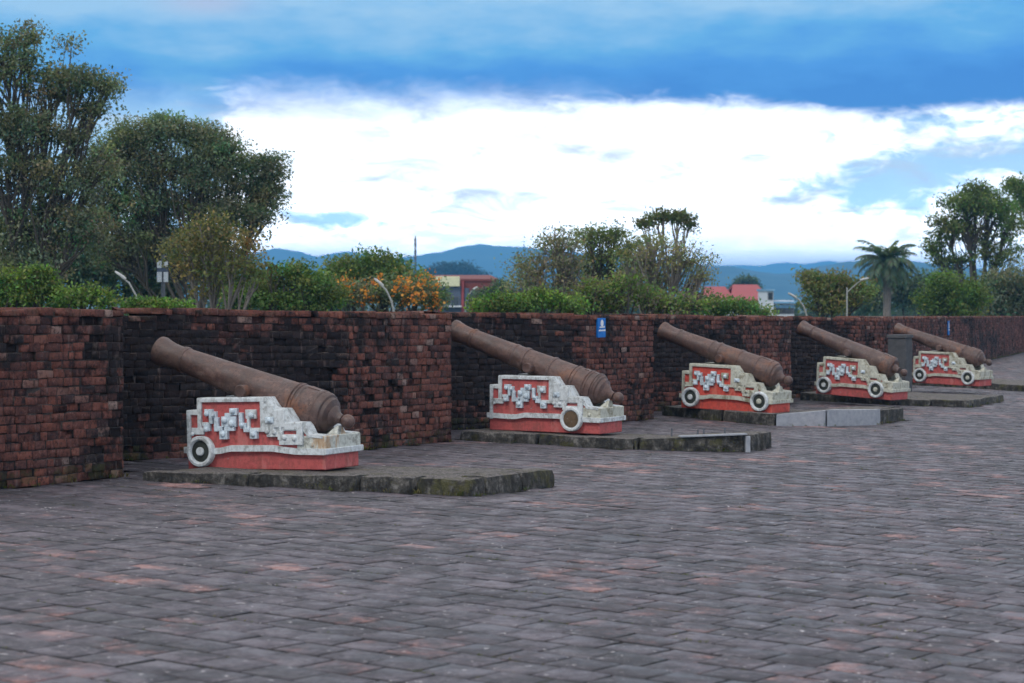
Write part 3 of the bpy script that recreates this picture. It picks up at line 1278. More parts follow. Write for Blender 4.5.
tag(root, 'square dark grey concrete pillar standing between the two farthest cannons', 'pillar', None, 'thing')


def make_sign(foot, nrm, w, h, label):
    """blue plate on the brick face: foot = middle of lower edge"""
    nrm = Vector(nrm).normalized()
    ang = math.atan2(nrm.x, -nrm.y)
    root = empty('wall_sign', foot, (0, 0, ang))
    mb = MB()
    mb.box((-w / 2, -.012, 0), (w / 2, .02, h), 0, .003)
    mb.build('board', 'sign_blue', root)
    mb = MB()
    mb.lathe([(0, w * .19), (.004, w * .19), (.0045, .002)], (0, -.011, h * .74), (0, -1, 0), 20)
    mb.build('round_mark', 'sign_white', root)
    rr = random.Random(4)
    for (z, x0, x1) in ((.50, -.30, .32), (.325, -.42, .42)):
        mb = MB()
        x = x0
        while x < x1:
            cw = rr.uniform(.07, .11)
            hh = rr.uniform(.07, .10)
            mb.box((x * w, -.0155, z * h), ((x + cw) * w, -.011, (z + hh) * h))
            x += cw + rr.uniform(.015, .035)
        mb.build('lettering', 'sign_white', root)
    tag(root, label, 'sign', 'blue signs on the parapet', 'thing')


def bay_face(i, px, far=None):
    a, b, c, nx = bay_points(i)
    segs = [(b, Vector(far))] if far else [(b, c), (c, nx)]
    k = (px - 512) / FPX
    for p, q in segs:
        t = (k * p.y - p.x) / ((q.x - p.x) - k * (q.y - p.y))
        if -.001 <= t <= 1.001:
            pt = p.lerp(q, t)
            e = (q - p).normalized()
            return pt, Vector((e.y, -e.x, 0))
    return None


pt, nr = bay_face(1, 599.5)
pt = pt + Vector((nr.x, nr.y)) * .025
z = EYE - (337.5 - HZ) * pt.y / FPX
make_sign((pt.x, pt.y, z), nr, .25, .265, 'small blue sign with white dot and lettering on the wall above the second cannon')
pt, nr = bay_face(4, 947.5, (26.4, 108.0))
pt = pt + Vector((nr.x, nr.y)) * .03
z = EYE - (335 - HZ) * pt.y / FPX
make_sign((pt.x, pt.y, z), nr, .30, .40, 'small blue sign seen edge-on on the far wall above the farthest cannon')

# ------------------------------------------------------------------ plants
PAL = {
    'dark': [(.108, .140, .088), (.150, .178, .108), (.195, .210, .140)],
    'deep': [(.055, .088, .060), (.082, .122, .076), (.115, .150, .094)],
    'olive': [(.155, .175, .085), (.21, .23, .11), (.25, .24, .135)],
    'yellow': [(.15, .145, .06), (.20, .18, .075), (.13, .135, .06)],
    'fresh': [(.115, .20, .045), (.17, .27, .06), (.075, .135, .04), (.14, .17, .06)],
    'mid': [(.085, .145, .044), (.13, .20, .062), (.165, .23, .07)],
    'brown': [(.20, .19, .135), (.26, .24, .165), (.165, .19, .11)],
    'orange': [(.60, .24, .04), (.66, .32, .06), (.52, .17, .03)],
    'palm': [(.070, .108, .08), (.105, .155, .105), (.13, .185, .125)],
}


def leaves_mesh(name, cents, size, pal, parent, mat='leaf', droop=.3, rng=None, aspect=.5, clump=None):
    rng = rng or RNG
    n = len(cents)
    d = rng.normal(size=(n, 3))
    d[:, 2] -= droop
    d /= np.linalg.norm(d, axis=1, keepdims=True)
    s = rng.normal(size=(n, 3))
    s -= d * np.sum(s * d, axis=1, keepdims=True)
    s /= np.linalg.norm(s, axis=1, keepdims=True)
    l = size * rng.uniform(.6, 1.35, (n, 1))
    w = l * aspect * rng.uniform(.8, 1.2, (n, 1))
    nn = np.cross(d, s)
    mid = cents + d * l * .45 - nn * l * .08
    v = np.stack([cents, mid + s * w * .5, cents + d * l, mid - s * w * .5], axis=1).reshape(-1, 3)
    q = np.arange(n * 4).reshape(n, 4)
    pal = np.array(pal)
    a = pal[rng.integers(0, len(pal), n)]
    a = a * rng.uniform(.86, 1.14, (n, 1))
    if clump is not None:
        a = a * clump
    return quad_mesh(name, v, q, np.repeat(a, 4, axis=0), mat, parent)


def make_tree(name, label, px, d, lobes, pal, leaf=.16, cl_r=.45, per=26, fork=None, bark='bark', trunk_r=.22, twigs=.5, base=LOW, cat='tree',
              group=None, lean=0.0, seed=1, depth=.8, flowers=None, hollow=.12, twig_r=.018):
    """lobes: (px, py, rx, ry, clusters) in picture units at distance d"""
    rng = np.random.default_rng(seed)
    rr = random.Random(seed)
    k = d / FPX
    foot = Vector(((px - 512) * k, d, base))
    root = empty(name, foot)
    cents, clumps, wood = [], [], MB()
    L_ = []
    for (lx, ly, rx, ry, m) in lobes:
        c = at(lx, ly, d) - foot
        c.y += rr.uniform(-.5, .5) * rx * k * depth
        L_.append((c, rx * k, rx * k * depth, ry * k, m))
    zs = sum(c.z for c, *_ in L_) / len(L_)
    zmin = min(c.z - rz for c, _, _, rz, _ in L_)
    fz = fork if fork is not None else max(.25 * zs, zmin * .8)
    fk = Vector((lean * fz, 0, fz))
    wood.tube([Vector((0, 0, -.2)), Vector((lean * fz * .3 + .05, .03, fz * .5)), fk], [trunk_r * 1.25, trunk_r, trunk_r * .85], 9)
    for (c, rx, ry, rz, m) in L_:
        # limb to the lobe
        mid = fk.lerp(c, .5) + Vector((rr.uniform(-.2, .2) * rx, rr.uniform(-.2, .2) * ry, rr.uniform(-.15, .05) * rz - .08 * (c - fk).length * (1 if c.z > fk.z else 0)))
        r0 = trunk_r * rr.uniform(.35, .6)
        wood.tube([fk - Vector((0, 0, .05)), fk.lerp(mid, .5) + Vector((rr.gauss(0, .05), 0, 0)), mid, mid.lerp(c, .6), c], [r0, r0 * .8, r0 * .62, r0 * .42, r0 * .25], 6)
        u = rng.normal(size=(m, 3))
        u /= np.linalg.norm(u, axis=1, keepdims=True)
        rad = (hollow + (1 - hollow) * rng.random((m, 1))) ** .6
        cc = np.array(c)[None] + u * rad * np.array([rx, ry, rz])[None]
        for p in cc:
            if rr.random() < twigs:
                p_ = Vector(p)
                st = mid.lerp(c, rr.uniform(.2, 1))
                md = st.lerp(p_, .5) + Vector((rr.gauss(0, .1), rr.gauss(0, .1), rr.gauss(.0, .1))) * (p_ - st).length * .6
                wood.tube([st, md, p_], [twig_r * 1.8, twig_r * 1.2, twig_r * .5], 4, False)
        cnt = rng.poisson(per * 2.1, m)
        idx = np.repeat(np.arange(m), cnt)
        sp = rng.uniform(.6, 1.3, (m, 1))[idx]
        clumps.append((rng.uniform(.62, 1.5, (m, 1)) * (1 + .18 * rng.normal(size=(m, 3)) * np.array([1, .4, .6])))[idx])
        off = np.clip(rng.normal(0, 1, (len(idx), 3)), -1.7, 1.7) * np.array([1, 1, .6]) * cl_r * .5 * sp
        cents.append(cc[idx] + off)
    cents = np.vstack(cents)
    wood.build('trunk', bark, root, fix=False)
    leaves_mesh('crown', cents, leaf * .66, PAL[pal] if isinstance(pal, str) else pal, root, rng=rng, clump=np.clip(np.vstack(clumps), .4, 2))
    if flowers:
        f = []
        for (lx, ly, rx, ry, m) in flowers:
            c = at(lx, ly, d - .5) - foot
            u = rng.normal(size=(m, 3))
            u /= np.linalg.norm(u, axis=1, keepdims=True)
            cc = np.array(c)[None] + u * np.array([rx * k, rx * k * .7, ry * k])[None]
            idx = np.repeat(np.arange(m), 18)
            f.append(cc[idx] + rng.normal(0, .075, (len(idx), 3)) * np.repeat(rng.uniform(.5, 1.3, (m, 1)), 18, axis=0))
        leaves_mesh('blossom', np.vstack(f), .062, PAL['orange'], root, 'petal', rng=rng, aspect=.9)
    tag(root, label, cat, group, 'thing')
    return root


TG = 'trees beyond the parapet'
BG = 'bushes beyond the parapet'
# left group
make_tree('broadleaf_tree', 'tall feathery dark tree at the far left, with thin branches open to the sky', 14, 50,
          [(10, 58, 36, 30, 56), (50, 85, 32, 20, 42), (80, 78, 22, 12, 26), (102, 84, 17, 12, 20), (88, 108, 20, 10, 20), (-20, 110, 50, 50, 60), (30, 128, 34, 24, 46), (70, 138, 26, 16, 26), (10, 170, 44, 28, 56),
           (60, 180, 34, 26, 44), (95, 165, 24, 20, 30), (-10, 220, 44, 34, 56), (40, 225, 40, 30, 56), (80, 220, 30, 26, 40), (66, 42, 9, 8, 4), (30, 35, 14, 10, 10), (25, 260, 44, 24, 50)],
          'dark', .13, .36, 30, fork=5.2, trunk_r=.065, twigs=.6, seed=3, group=TG)
make_tree('broadleaf_tree', 'large dense round-crowned dark green tree left of the sky gap', 200, 58,
          [(135, 138, 30, 20, 60), (165, 128, 26, 13, 46), (195, 134, 26, 15, 50), (222, 150, 24, 18, 50), (112, 158, 26, 20, 48), (150, 165, 36, 26, 76), (195, 168, 36, 26, 76), (238, 175, 28, 24, 56),
           (264, 165, 18, 15, 34), (268, 192, 16, 24, 46), (256, 215, 20, 18, 34), (105, 195, 30, 28, 60), (145, 205, 36, 28, 66), (190, 210, 36, 28, 60), (228, 215, 28, 24, 40),
           (120, 240, 36, 28, 56), (170, 245, 36, 26, 46), (90, 225, 24, 26, 40)],
          'dark', .13, .38, 36, fork=5.4, trunk_r=.11, twigs=.4, seed=7, group=TG)
make_tree('broadleaf_tree', 'thin yellowish half-bare tree in front of the big dark tree', 212, 44,
          [(212, 232, 30, 18, 34), (190, 255, 26, 20, 26), (240, 252, 26, 22, 30), (215, 275, 34, 20, 24), (255, 268, 14, 16, 10)],
          'yellow', .13, .38, 20, fork=4.2, trunk_r=.06, twigs=.55, bark='pale_bark', seed=9, group=TG, twig_r=.014)
make_tree('broadleaf_tree', 'deep shaded tree at the far left, low behind the feathery one', 30, 66,
          [(0, 250, 45, 36, 80), (45, 255, 40, 36, 80), (85, 262, 34, 34, 70), (20, 285, 50, 24, 60)], 'deep', .2, .55, 26, trunk_r=.2, seed=12, group=TG)
make_tree('broadleaf_tree', 'deep shaded tree low between the lamp and the yellowish tree', 130, 68,
          [(110, 258, 34, 34, 70), (145, 250, 36, 40, 80), (185, 260, 34, 36, 70), (150, 290, 50, 20, 60), (230, 275, 34, 26, 50), (260, 285, 20, 20, 24)], 'deep', .2, .55, 26, trunk_r=.2, seed=13, group=TG)
make_tree('bush', 'bright green bush over the wall at the far left', 20, 34,
          [(-5, 286, 18, 12, 26), (14, 276, 16, 9, 20), (38, 273, 12, 7, 14), (24, 292, 18, 11, 26), (48, 288, 14, 12, 22), (70, 297, 14, 8, 20), (62, 302, 22, 6, 20), (88, 293, 9, 8, 14), (104, 299, 10, 8, 14), (8, 302, 24, 6, 24)], 'fresh', .10, .22, 20, fork=3.5, trunk_r=.06, twigs=.3, cat='bush', group=BG, seed=15)
make_tree('bush', 'low fringe of bright green leaves just above the wall under the first street lamp', 155, 27,
          [(135, 306, 14, 6, 26), (158, 306, 14, 5, 26), (182, 307, 12, 5, 18)], 'fresh', .07, .14, 24, fork=4.5, trunk_r=.05, twigs=.2, cat='bush', group=BG, seed=16, base=LOW)
make_tree('bush', 'loose mid-green bush behind the wall right of the yellowish tree', 268, 46,
          [(238, 297, 20, 12, 28), (262, 288, 18, 12, 26), (290, 280, 18, 11, 26), (312, 284, 18, 11, 26), (330, 296, 16, 12, 26), (278, 300, 24, 9, 30), (305, 303, 22, 7, 24), (276, 270, 10, 6, 7), (298, 268, 8, 5, 6)], 'mid', .12, .32, 26, fork=3.6, trunk_r=.08, twigs=.4, cat='bush', group=BG, seed=17)
make_tree('broadleaf_tree', 'rounded mid-green tree behind the orange flowering bush', 360, 62,
          [(345, 275, 24, 18, 50), (370, 264, 22, 14, 46), (392, 275, 26, 16, 50), (330, 288, 24, 14, 36), (415, 286, 18, 12, 30)], 'mid', .16, .42, 28, trunk_r=.14, seed=19, group=TG)
make_tree('flowering_bush', 'bush covered in orange blossom behind the middle of the wall', 385, 48,
          [(350, 293, 22, 14, 40), (385, 292, 26, 15, 50), (418, 292, 22, 15, 44), (435, 300, 10, 10, 16)], 'dark', .12, .30, 26, fork=3.6, trunk_r=.07, twigs=.3, cat='bush', group=BG, seed=21,
          flowers=[(348, 285, 14, 6, 5), (426, 287, 18, 12, 9), (412, 296, 26, 9, 7), (402, 283, 12, 6, 4), (362, 298, 14, 7, 4), (385, 281, 14, 6, 4), (434, 304, 10, 4, 3)])
# centre group
make_tree('broadleaf_tree', 'grey-brown half-bare tree at the left of the middle clump', 560, 62,
          [(560, 240, 26, 14, 34), (535, 262, 28, 20, 34), (570, 268, 26, 24, 40), (525, 285, 24, 18, 34), (560, 292, 36, 14, 40)], 'brown', .14, .42, 18, fork=4.5, trunk_r=.14, twigs=1, bark='pale_bark', seed=23, group=TG)
make_tree('broadleaf_tree', 'green leafy tree at the centre of the middle clump', 605, 64,
          [(590, 236, 18, 11, 26), (612, 233, 20, 9, 28), (628, 246, 18, 12, 26), (602, 254, 24, 14, 32), (585, 268, 20, 14, 24), (618, 272, 26, 16, 30), (640, 262, 16, 14, 18)], [(.12, .155, .055), (.165, .20, .07), (.10, .125, .055)], .14, .36, 16, fork=4.2, trunk_r=.10, twigs=.8, seed=25, group=TG)
make_tree('broadleaf_tree', 'twiggy pale tree with a flat dark tuft on top, right of the middle clump', 668, 60,
          [(648, 222, 9, 5, 9), (662, 216, 12, 4, 12), (680, 217, 12, 4, 12), (690, 224, 7, 4, 6)], [(.10, .13, .06), (.13, .155, .075)], .15, .28, 26, fork=6.5, trunk_r=.06, twigs=.7, bark='pale_bark', seed=27, group=TG)
make_tree('broadleaf_tree', 'sparse brownish tree with many bare pale twigs at the right of the middle clump', 660, 58,
          [(650, 250, 26, 22, 46), (680, 255, 26, 24, 46), (660, 280, 34, 20, 46), (700, 275, 18, 24, 30), (630, 268, 18, 20, 30)], 'olive', .12, .40, 12, fork=4.6, trunk_r=.12, twigs=1, bark='pale_bark', seed=29, group=TG, twig_r=.02)
make_tree('bush', 'bright green spreading bush behind the wall above the second cannon', 525, 40,
          [(484, 305, 14, 6, 20), (504, 299, 14, 7, 20), (522, 303, 16, 8, 26), (536, 296, 10, 6, 14), (552, 301, 16, 8, 24), (500, 308, 22, 5, 20), (572, 306, 14, 6, 16)], 'fresh', .10, .22, 20, fork=3.8, trunk_r=.06, twigs=.3, cat='bush', group=BG, seed=31)
make_tree('bush', 'leafy green bush rising behind the small blue sign', 610, 46,
          [(592, 294, 22, 15, 34), (622, 288, 18, 16, 26), (650, 298, 24, 13, 32), (690, 304, 20, 9, 24), (575, 303, 22, 9, 30), (605, 304, 24, 8, 30), (668, 306, 20, 7, 20)], [(.10, .18, .045), (.15, .23, .06), (.17, .165, .085), (.14, .13, .09)], .12, .30, 17, fork=3.6, trunk_r=.08, twigs=.5, cat='bush', group=BG, seed=33)
make_tree('bush', 'dark clump of bush beside the brick-red house', 490, 90,
          [(486, 299, 10, 10, 26), (499, 290, 10, 11, 30), (508, 300, 12, 11, 28)], 'deep', .17, .4, 22, trunk_r=.1, cat='bush', group=BG, seed=35)
# right group
make_tree('bush', 'low dull green bush behind the third cannon', 735, 60,
          [(715, 306, 20, 10, 34), (742, 307, 18, 8, 34), (760, 314, 14, 5, 14)], 'mid', .14, .34, 24, fork=3.8, trunk_r=.07, twigs=.4, cat='bush', group=BG, seed=37)
make_tree('broadleaf_tree', 'small brownish green tree left of the palm', 828, 70,
          [(815, 285, 14, 12, 30), (838, 282, 18, 12, 40), (855, 292, 18, 14, 40), (825, 302, 26, 12, 40), (812, 276, 8, 6, 10)], [(.12, .155, .055), (.16, .195, .065), (.18, .155, .08)], .16, .42, 24, trunk_r=.12, twigs=.6, seed=39, group=TG)
make_tree('broadleaf_tree', 'dull dark green tree behind the palm', 905, 135,
          [(900, 285, 26, 18, 56), (925, 292, 24, 18, 50), (870, 300, 24, 12, 40), (945, 285, 20, 20, 40)], 'deep', .34, .85, 26, trunk_r=.2, seed=41, group=TG)
make_tree('broadleaf_tree', 'tall umbrella-crowned tree near the right edge with visible forked limbs', 976, 95,
          [(965, 205, 26, 12, 60), (990, 202, 26, 12, 56), (945, 225, 18, 14, 36), (1008, 222, 20, 16, 40), (935, 245, 10, 14, 20), (970, 232, 26, 12, 26), (1000, 250, 24, 16, 34), (955, 258, 22, 10, 24), (975, 190, 14, 7, 20)],
          [(.115, .165, .055), (.155, .21, .07), (.095, .13, .055)],   .22, .46, 19, fork=5.6, trunk_r=.24, twigs=.8, seed=43, group=TG)
make_tree('broadleaf_tree', 'leafy tree leaning in at the top right corner of the trees', 1050, 110,
          [(1018, 185, 14, 9, 30), (1035, 200, 18, 16, 36), (1050, 180, 20, 16, 40), (1055, 225, 26, 24, 40), (1022, 205, 10, 6, 10)], 'mid', .27, .62, 24, fork=6, trunk_r=.28, twigs=.8, seed=45, group=TG)
make_tree('bush', 'yellow-green leafy bush at the foot of the umbrella-crowned tree', 950, 84,
          [(945, 290, 18, 22, 50), (968, 295, 18, 18, 46), (932, 302, 14, 14, 30), (955, 308, 24, 10, 30)], [(.10, .16, .035), (.14, .20, .05), (.08, .12, .03)], .19, .5, 26, fork=3.4, trunk_r=.08, twigs=.4, cat='bush', group=BG, seed=47)
make_tree('bush', 'dark green bush mass at the right edge behind the wall', 1010, 92,
          [(995, 290, 20, 20, 50), (1018, 288, 22, 22, 56), (1040, 290, 22, 24, 50), (1005, 308, 26, 10, 36)], 'dark', .22, .6, 26, fork=3.4, trunk_r=.08, twigs=.4, cat='bush', group=BG, seed=49)


def make_palm(label, px, d, cy, seed=2):
    k = d / FPX
    foot = Vector(((px - 512) * k, d, LOW))
    root = empty('palm_tree', foot)
    top = EYE - (cy - HZ) * k - LOW
    mb = MB()
    n = 14
    pts = [Vector((.1 * math.sin(i / n * 2), 0, top * i / n)) for i in range(n + 1)]
    mb.tube(pts, [.24 - .07 * min(1, i / 5) + .03 * math.sin(i / n * math.pi) + (.012 if i % 2 else 0) for i in range(n + 1)], 12)
    mb.build('trunk', 'pale_bark', root, True, fix=False)
    rr = random.Random(seed)
    vs, qs, ts = [], [], []
    pal = PAL['palm']

    def quad(a, b, c, d_, col):
        i = len(vs)
        vs.extend([a, b, c, d_])
        qs.append((i, i + 1, i + 2, i + 3))
        ts.extend([col] * 4)
    for fnum in range(46):
        az = fnum * 2.399 + rr.uniform(-.2, .2)
        el = R(84 - 108 * (fnum / 46) ** .9 + rr.uniform(-8, 8))
        ln = rr.uniform(1.6, 2.0) * (1 if fnum > 3 else .75)
        p = Vector((pts[-1].x, 0, top))
        hd = Vector((math.cos(az), math.sin(az), 0))
        cur = el
        col = pal[rr.randrange(3)]
        if fnum in (0, 1, 2):
            col = (.11, .15, .03)
        prev = p
        M = 14
        for s in range(M):
            cur -= R(2.8 + 3.2 * s / M) * (1.0 + .4 * math.cos(el))
            dirv = hd * math.cos(cur) + Vector((0, 0, math.sin(cur)))
            q = prev + dirv * (ln / M)
            side = hd.cross(Vector((0, 0, 1)))
            quad(prev + side * .018, prev - side * .018, q - side * .012, q + side * .012, (.07, .085, .04))
            ll = .55 * math.sin(math.pi * (.12 + .82 * s / M)) ** .7
            for sg in (-1, 1):
                for h in (0, .5):
                    a = prev.lerp(q, h)
                    tip = a + side * sg * ll * .72 + dirv * ll * .55 + Vector((0, 0, -ll * rr.uniform(.25, .6)))
                    w = dirv * .042
                    mid = a.lerp(tip, .5) + Vector((0, 0, .05))
                    cc = tuple(c * rr.uniform(.75, 1.25) for c in col)
                    quad(a - w, mid - w, tip, mid + w, cc)
            prev = q
    o = quad_mesh('crown', np.array(vs), np.array(qs), np.array(ts), 'leaf', root)
    tag(root, label, 'palm tree', TG, 'thing')


make_palm('single grey-green palm tree standing left of the umbrella-crowned tree', 885, 112, 261)

# distant wooded rise and scrub behind the town
make_tree('wooded_knoll', 'dark bluish wooded knoll far behind the brick-red house', 452, 900,
          [(440, 274, 14, 9, 60), (455, 271, 16, 9, 70), (468, 275, 12, 8, 50), (428, 278, 10, 6, 30), (480, 280, 12, 5, 40), (420, 280, 14, 6, 40)], [(.02, .04, .03), (.03, .055, .035)], 1.6, 3.6, 26, trunk_r=.8, twigs=0, seed=51, cat='trees', group=None)
make_tree('round_tree', 'dark round tree behind the larger red roof', 746, 330,
          [(746, 283, 10, 5, 40), (740, 288, 10, 5, 30), (752, 288, 8, 4, 20)], 'deep', .6, 1.2, 26, trunk_r=.3, twigs=0, seed=53, group=TG)


def treeline():
    rng = np.random.default_rng(77)
    cents = []
    for i in range(420):
        az = rng.uniform(-.32, .34)
        d = rng.uniform(210, 340)
        h = rng.uniform(3.6, 7.0) + 1.2 * math.sin(az * 40)
        c = np.array([az * d, d, LOW + h * .55])
        m = 70
        u = rng.normal(size=(m, 3))
        u /= np.linalg.norm(u, axis=1, keepdims=True)
        cents.append(c + u * np.array([2.6, 2.2, h * .5]) * rng.uniform(.6, 1, (m, 1)))
    o = leaves_mesh('treeline', np.vstack(cents), .9, [(.025, .045, .022), (.04, .06, .028), (.05, .075, .03)], None, rng=rng, aspect=.8)
    tag(o, 'far low belt of trees closing the view over the town', 'trees', None, 'stuff')


treeline()



def weeds():
    """tufts growing in the cracks along wall foot and platform edges"""
    rng = np.random.default_rng(31)
    rr = random.Random(31)
    pts = []
    for i in range(-1, 5):
        a, b, c, nx = bay_points(i)
        segs = [(b, c), (c, nx)] if i < 4 else [(b, Vector((26.4, 108)))]
        for p, q in segs:
            for _ in range(int((q - p).length * 5)):
                e = (q - p).normalized()
                z = p.lerp(q, rr.random()) + Vector((e.y, -e.x)) * rr.uniform(.01, .07)
                pts.append((z.x, z.y, rr.uniform(.02, .06)))
    for poly in SL_:
        for (p, q) in zip(poly[:-2], poly[1:-1]):
            p, q = Vector(p), Vector(q)
            e = (q - p).normalized()
            for _ in range(int((q - p).length * 7)):
                if rr.random() < .6:
                    z = p.lerp(q, rr.random()) + Vector((e.y, -e.x)) * rr.uniform(-.005, .035)
                    pts.append((z.x, z.y, rr.uniform(.015, .055)))
    for _ in range(230):
        v_ = rr.uniform(9, 40)
        u_ = rr.uniform(-.26, .26) * v_
        if u_ > wall_x(v_) + .2 and not any(inside(s, u_, v_) for s in SL_):
            k0, k1 = PU.dot(Vector((u_, v_))), PN.dot(Vector((u_, v_)))
            k1 = round(k1 / .29) * .29
            z = PU * k0 + PN * k1
            for j in range(rr.randint(2, 9)):
                w_ = z + PU * rr.gauss(0, .09) + PN * rr.gauss(0, .006)
                pts.append((w_.x, w_.y, rr.uniform(.006, .016)))
    vs, qs, ts = [], [], []
    for x, y, h in pts:
        col = rr.choice([(.075, .10, .022), (.11, .12, .03), (.055, .075, .02), (.14, .12, .05)])
        for k in range(rr.randint(5, 11)):
            a = rr.uniform(0, 6.28)
            hh = h * rr.uniform(.5, 1.2)
            dx, dy = math.cos(a), math.sin(a)
            b = Vector((x + rr.gauss(0, h * .4), y + rr.gauss(0, h * .4), gz(x) - .004))
            w = Vector((-dy, dx, 0)) * h * .10
            m_ = b + Vector((dx * hh * .3, dy * hh * .3, hh * .7))
            t = b + Vector((dx * hh * .8, dy * hh * .8, hh))
            i = len(vs)
            vs += [b - w, m_ - w, t, m_ + w]
            qs.append((i, i + 1, i + 2, i + 3))
            ts += [col] * 4
    o = quad_mesh('weeds', np.array(vs), np.array(qs), np.array(ts), 'leaf')
    tag(o, 'small weeds and moss tufts in the cracks of the terrace', 'weeds', None, 'stuff')


weeds()

# ------------------------------------------------------------------ street furniture outside the wall
def make_lamp(label, pole_px, foot_py, head_px, head_py, d, r=.024, straight=False):
    k = d / FPX
    foot = Vector(((pole_px - 512) * k, d, LOW))
    root = empty('street_lamp', foot)
    H = at(head_px, head_py, d) - foot
    mb = MB()
    if straight:
        top = H.z - .25
        mb.tube([(0, 0, -.1), (0, 0, top)], [r * 1.2, r * .8], 8)
        mb.tube([(0, 0, top - .15), (H.x * .5, 0, H.z - .12), (H.x * .8, 0, H.z)], [r * .6, r * .5, r * .45], 8)
    else:
        pts = [Vector((0, 0, -.1)), Vector((0, 0, H.z * .72)), Vector((0, 0, H.z * .84)), Vector((H.x * .08, 0, H.z * .90)), Vector((H.x * .25, 0, H.z * .945)), Vector((H.x * .5, 0, H.z * .975)), Vector((H.x * .8, 0, H.z * .99))]
        mb.tube(pts, [r * 1.3, r, r * .9, r * .85, r * .8, r * .7, r * .6], 8)
    mb.build('pole', 'galvanised', root, True, fix=False)
    mb = MB()
    a, b = Vector((H.x * .62, 0, H.z * .985 if not straight else H.z - .03)), Vector((H.x * 1.04, 0, H.z + .03))
    mb.tube([a, a.lerp(b, .25), a.lerp(b, .8), b], [r * .8, r * 1.15, r * 1.05, r * .5], 8)
    mb.build('lamp_head', 'lamp_grey', root, True, fix=False)
    tag(root, label, 'street lamp', 'street lamps beyond the parapet', 'thing')


make_lamp('curved grey street lamp in front of the dark trees at left', 142, 305, 116, 273, 40)
make_lamp('curved street lamp standing before the orange flowering bush', 397, 308, 375, 280, 40)
make_lamp('faint curved street lamp in front of the brick-red house, head turned right', 465, 310, 477, 287.5, 95, .04)
make_lamp('curved street lamp near the white and blue house', 809, 316, 789, 294, 62, .03)
make_lamp('straight pole street lamp with an angled arm just left of the palm', 847, 316, 868, 279, 66, .03, True)

# banner on a pole among the left trees
d = 52
root = empty('pole_banner', ((163 - 512) * d / FPX, d, LOW))
mb = MB()
zt = EYE - (259 - HZ) * d / FPX - LOW
mb.tube([(0, .02, -.1), (0, .02, zt + .1)], [.06, .05], 8)
mb.build('pole', 'mast_paint', root, True, fix=False)
k = d / FPX
for (x0, x1, y0, y1) in ((-5.5, -1.2, 261, 268), (.8, 5.2, 261, 267), (-5.5, -.8, 272, 282), (1.0, 5.5, 272, 282)):
    mb = MB()
    mb.box((x0 * k, -.07, zt - (y1 - 259) * k), (x1 * k, -.045, zt - (y0 - 259) * k), 0, .004)
    mb.build('panel', 'house_white', root)
mb = MB()
mb.box((-5.5 * k, -.066, zt - 13 * k), (5.5 * k, -.04, zt - 9.2 * k))
mb.build('middle_band', 'house_slate', root)
tag(root, 'pole with four white panels and a dark blue middle band among the left trees', 'banner', None, 'thing')

# radio mast far away
d = 420
k = d / FPX
root = empty('radio_mast', ((415.3 - 512) * k, d, LOW))
H = EYE - (239 - HZ) * k - LOW
mb = MB()
for a in range(3):
    an = a * 2.094 + .3
    mb.tube([(.24 * math.cos(an), .24 * math.sin(an), -.2), (.13 * math.cos(an), .13 * math.sin(an), H)], [.08, .06], 6)
for i in range(14):
    z = H * (i + .5) / 14
    r = .24 - .11 * z / H
    for a in range(3):
        an, bn = a * 2.094 + .3, (a + 1) * 2.094 + .3
        mb.tube([(r * math.cos(an), r * math.sin(an), z), (r * math.cos(bn), r * math.sin(bn), z + H / 14)], .06, 5)
mb.build('lattice', 'mast_paint', root, fix=False)
for zz in (.99, .94, .86, .80):
    mb = MB()
    mb.box((-.24, -.24, H * zz - .4), (.24, .24, H * zz + .3), 0, .06)
    mb.build('antenna', 'mast_paint', root)
tag(root, 'thin radio mast standing against the bright cloud', 'mast', None, 'thing')


# ------------------------------------------------------------------ houses
def win(parent, x, z, w, h, y):
    mb = MB()
    mb.box((x - w / 2 - .06, y - .06, z - .06), (x + w / 2 + .06, y + .02, z + h + .06))
    f = mb.build('window', 'mast_paint', parent)
    mb = MB()
    mb.box((x - w / 2, y - .075, z), (x + w / 2, y - .03, z + h))
    mb.build('pane', 'window_glass', f)


def gable(mb, x0, x1, y0, y1, z0, z1, ov=.4, inset=0.0):
    ym = (y0 + y1) / 2
    vs = [(x0 - ov, y0 - ov, z0), (x1 + ov, y0 - ov, z0), (x1 + ov - inset, ym, z1), (x0 - ov + inset, ym, z1), (x0 - ov, y1 + ov, z0), (x1 + ov, y1 + ov, z0)]
    up = [(x, y, z + .14) for x, y, z in vs]
    mb.add(vs + up, [(0, 1, 2, 3), (3, 2, 5, 4), (6, 9, 8, 7), (9, 10, 11, 8), (0, 6, 7, 1), (4, 5, 11, 10), (0, 3, 9, 6), (3, 4, 10, 9), (1, 7, 8, 2), (2, 8, 11, 5), (0, 4, 5, 1)])


d = 150
k = d / FPX
X = lambda px: (px - 457) * k
Z = lambda py: EYE - (py - HZ) * k - LOW
root = empty('brick_red_house', ((457 - 512) * k, d, LOW))
mb = MB()
mb.box((X(428), 0, -.1), (X(495), 9, Z(281)))
mb.build('wall', 'house_red', root)
mb = MB()
mb.box((X(442), -.5, -.1), (X(461), -.002, Z(286)))
mb.box((X(464.5), -.3, -.1), (X(469), -.004, Z(288)))
mb.build('front_bay', 'house_slate', root)
mb = MB()
mb.box((X(461.5), -.45, -.1), (X(464), -.003, Z(281)))
mb.build('pilaster', 'roof_red', root)
mb = MB()
mb.box((X(436), -.75, Z(286.5)), (X(460), -.505, Z(276.5)), 0, .03)
mb.build('cream_board', 'board_cream', root)
mb = MB()
gable(mb, X(428), X(494), .2, 9, Z(281), Z(276.5), .3, .6)
mb.build('roof', 'house_red', root)
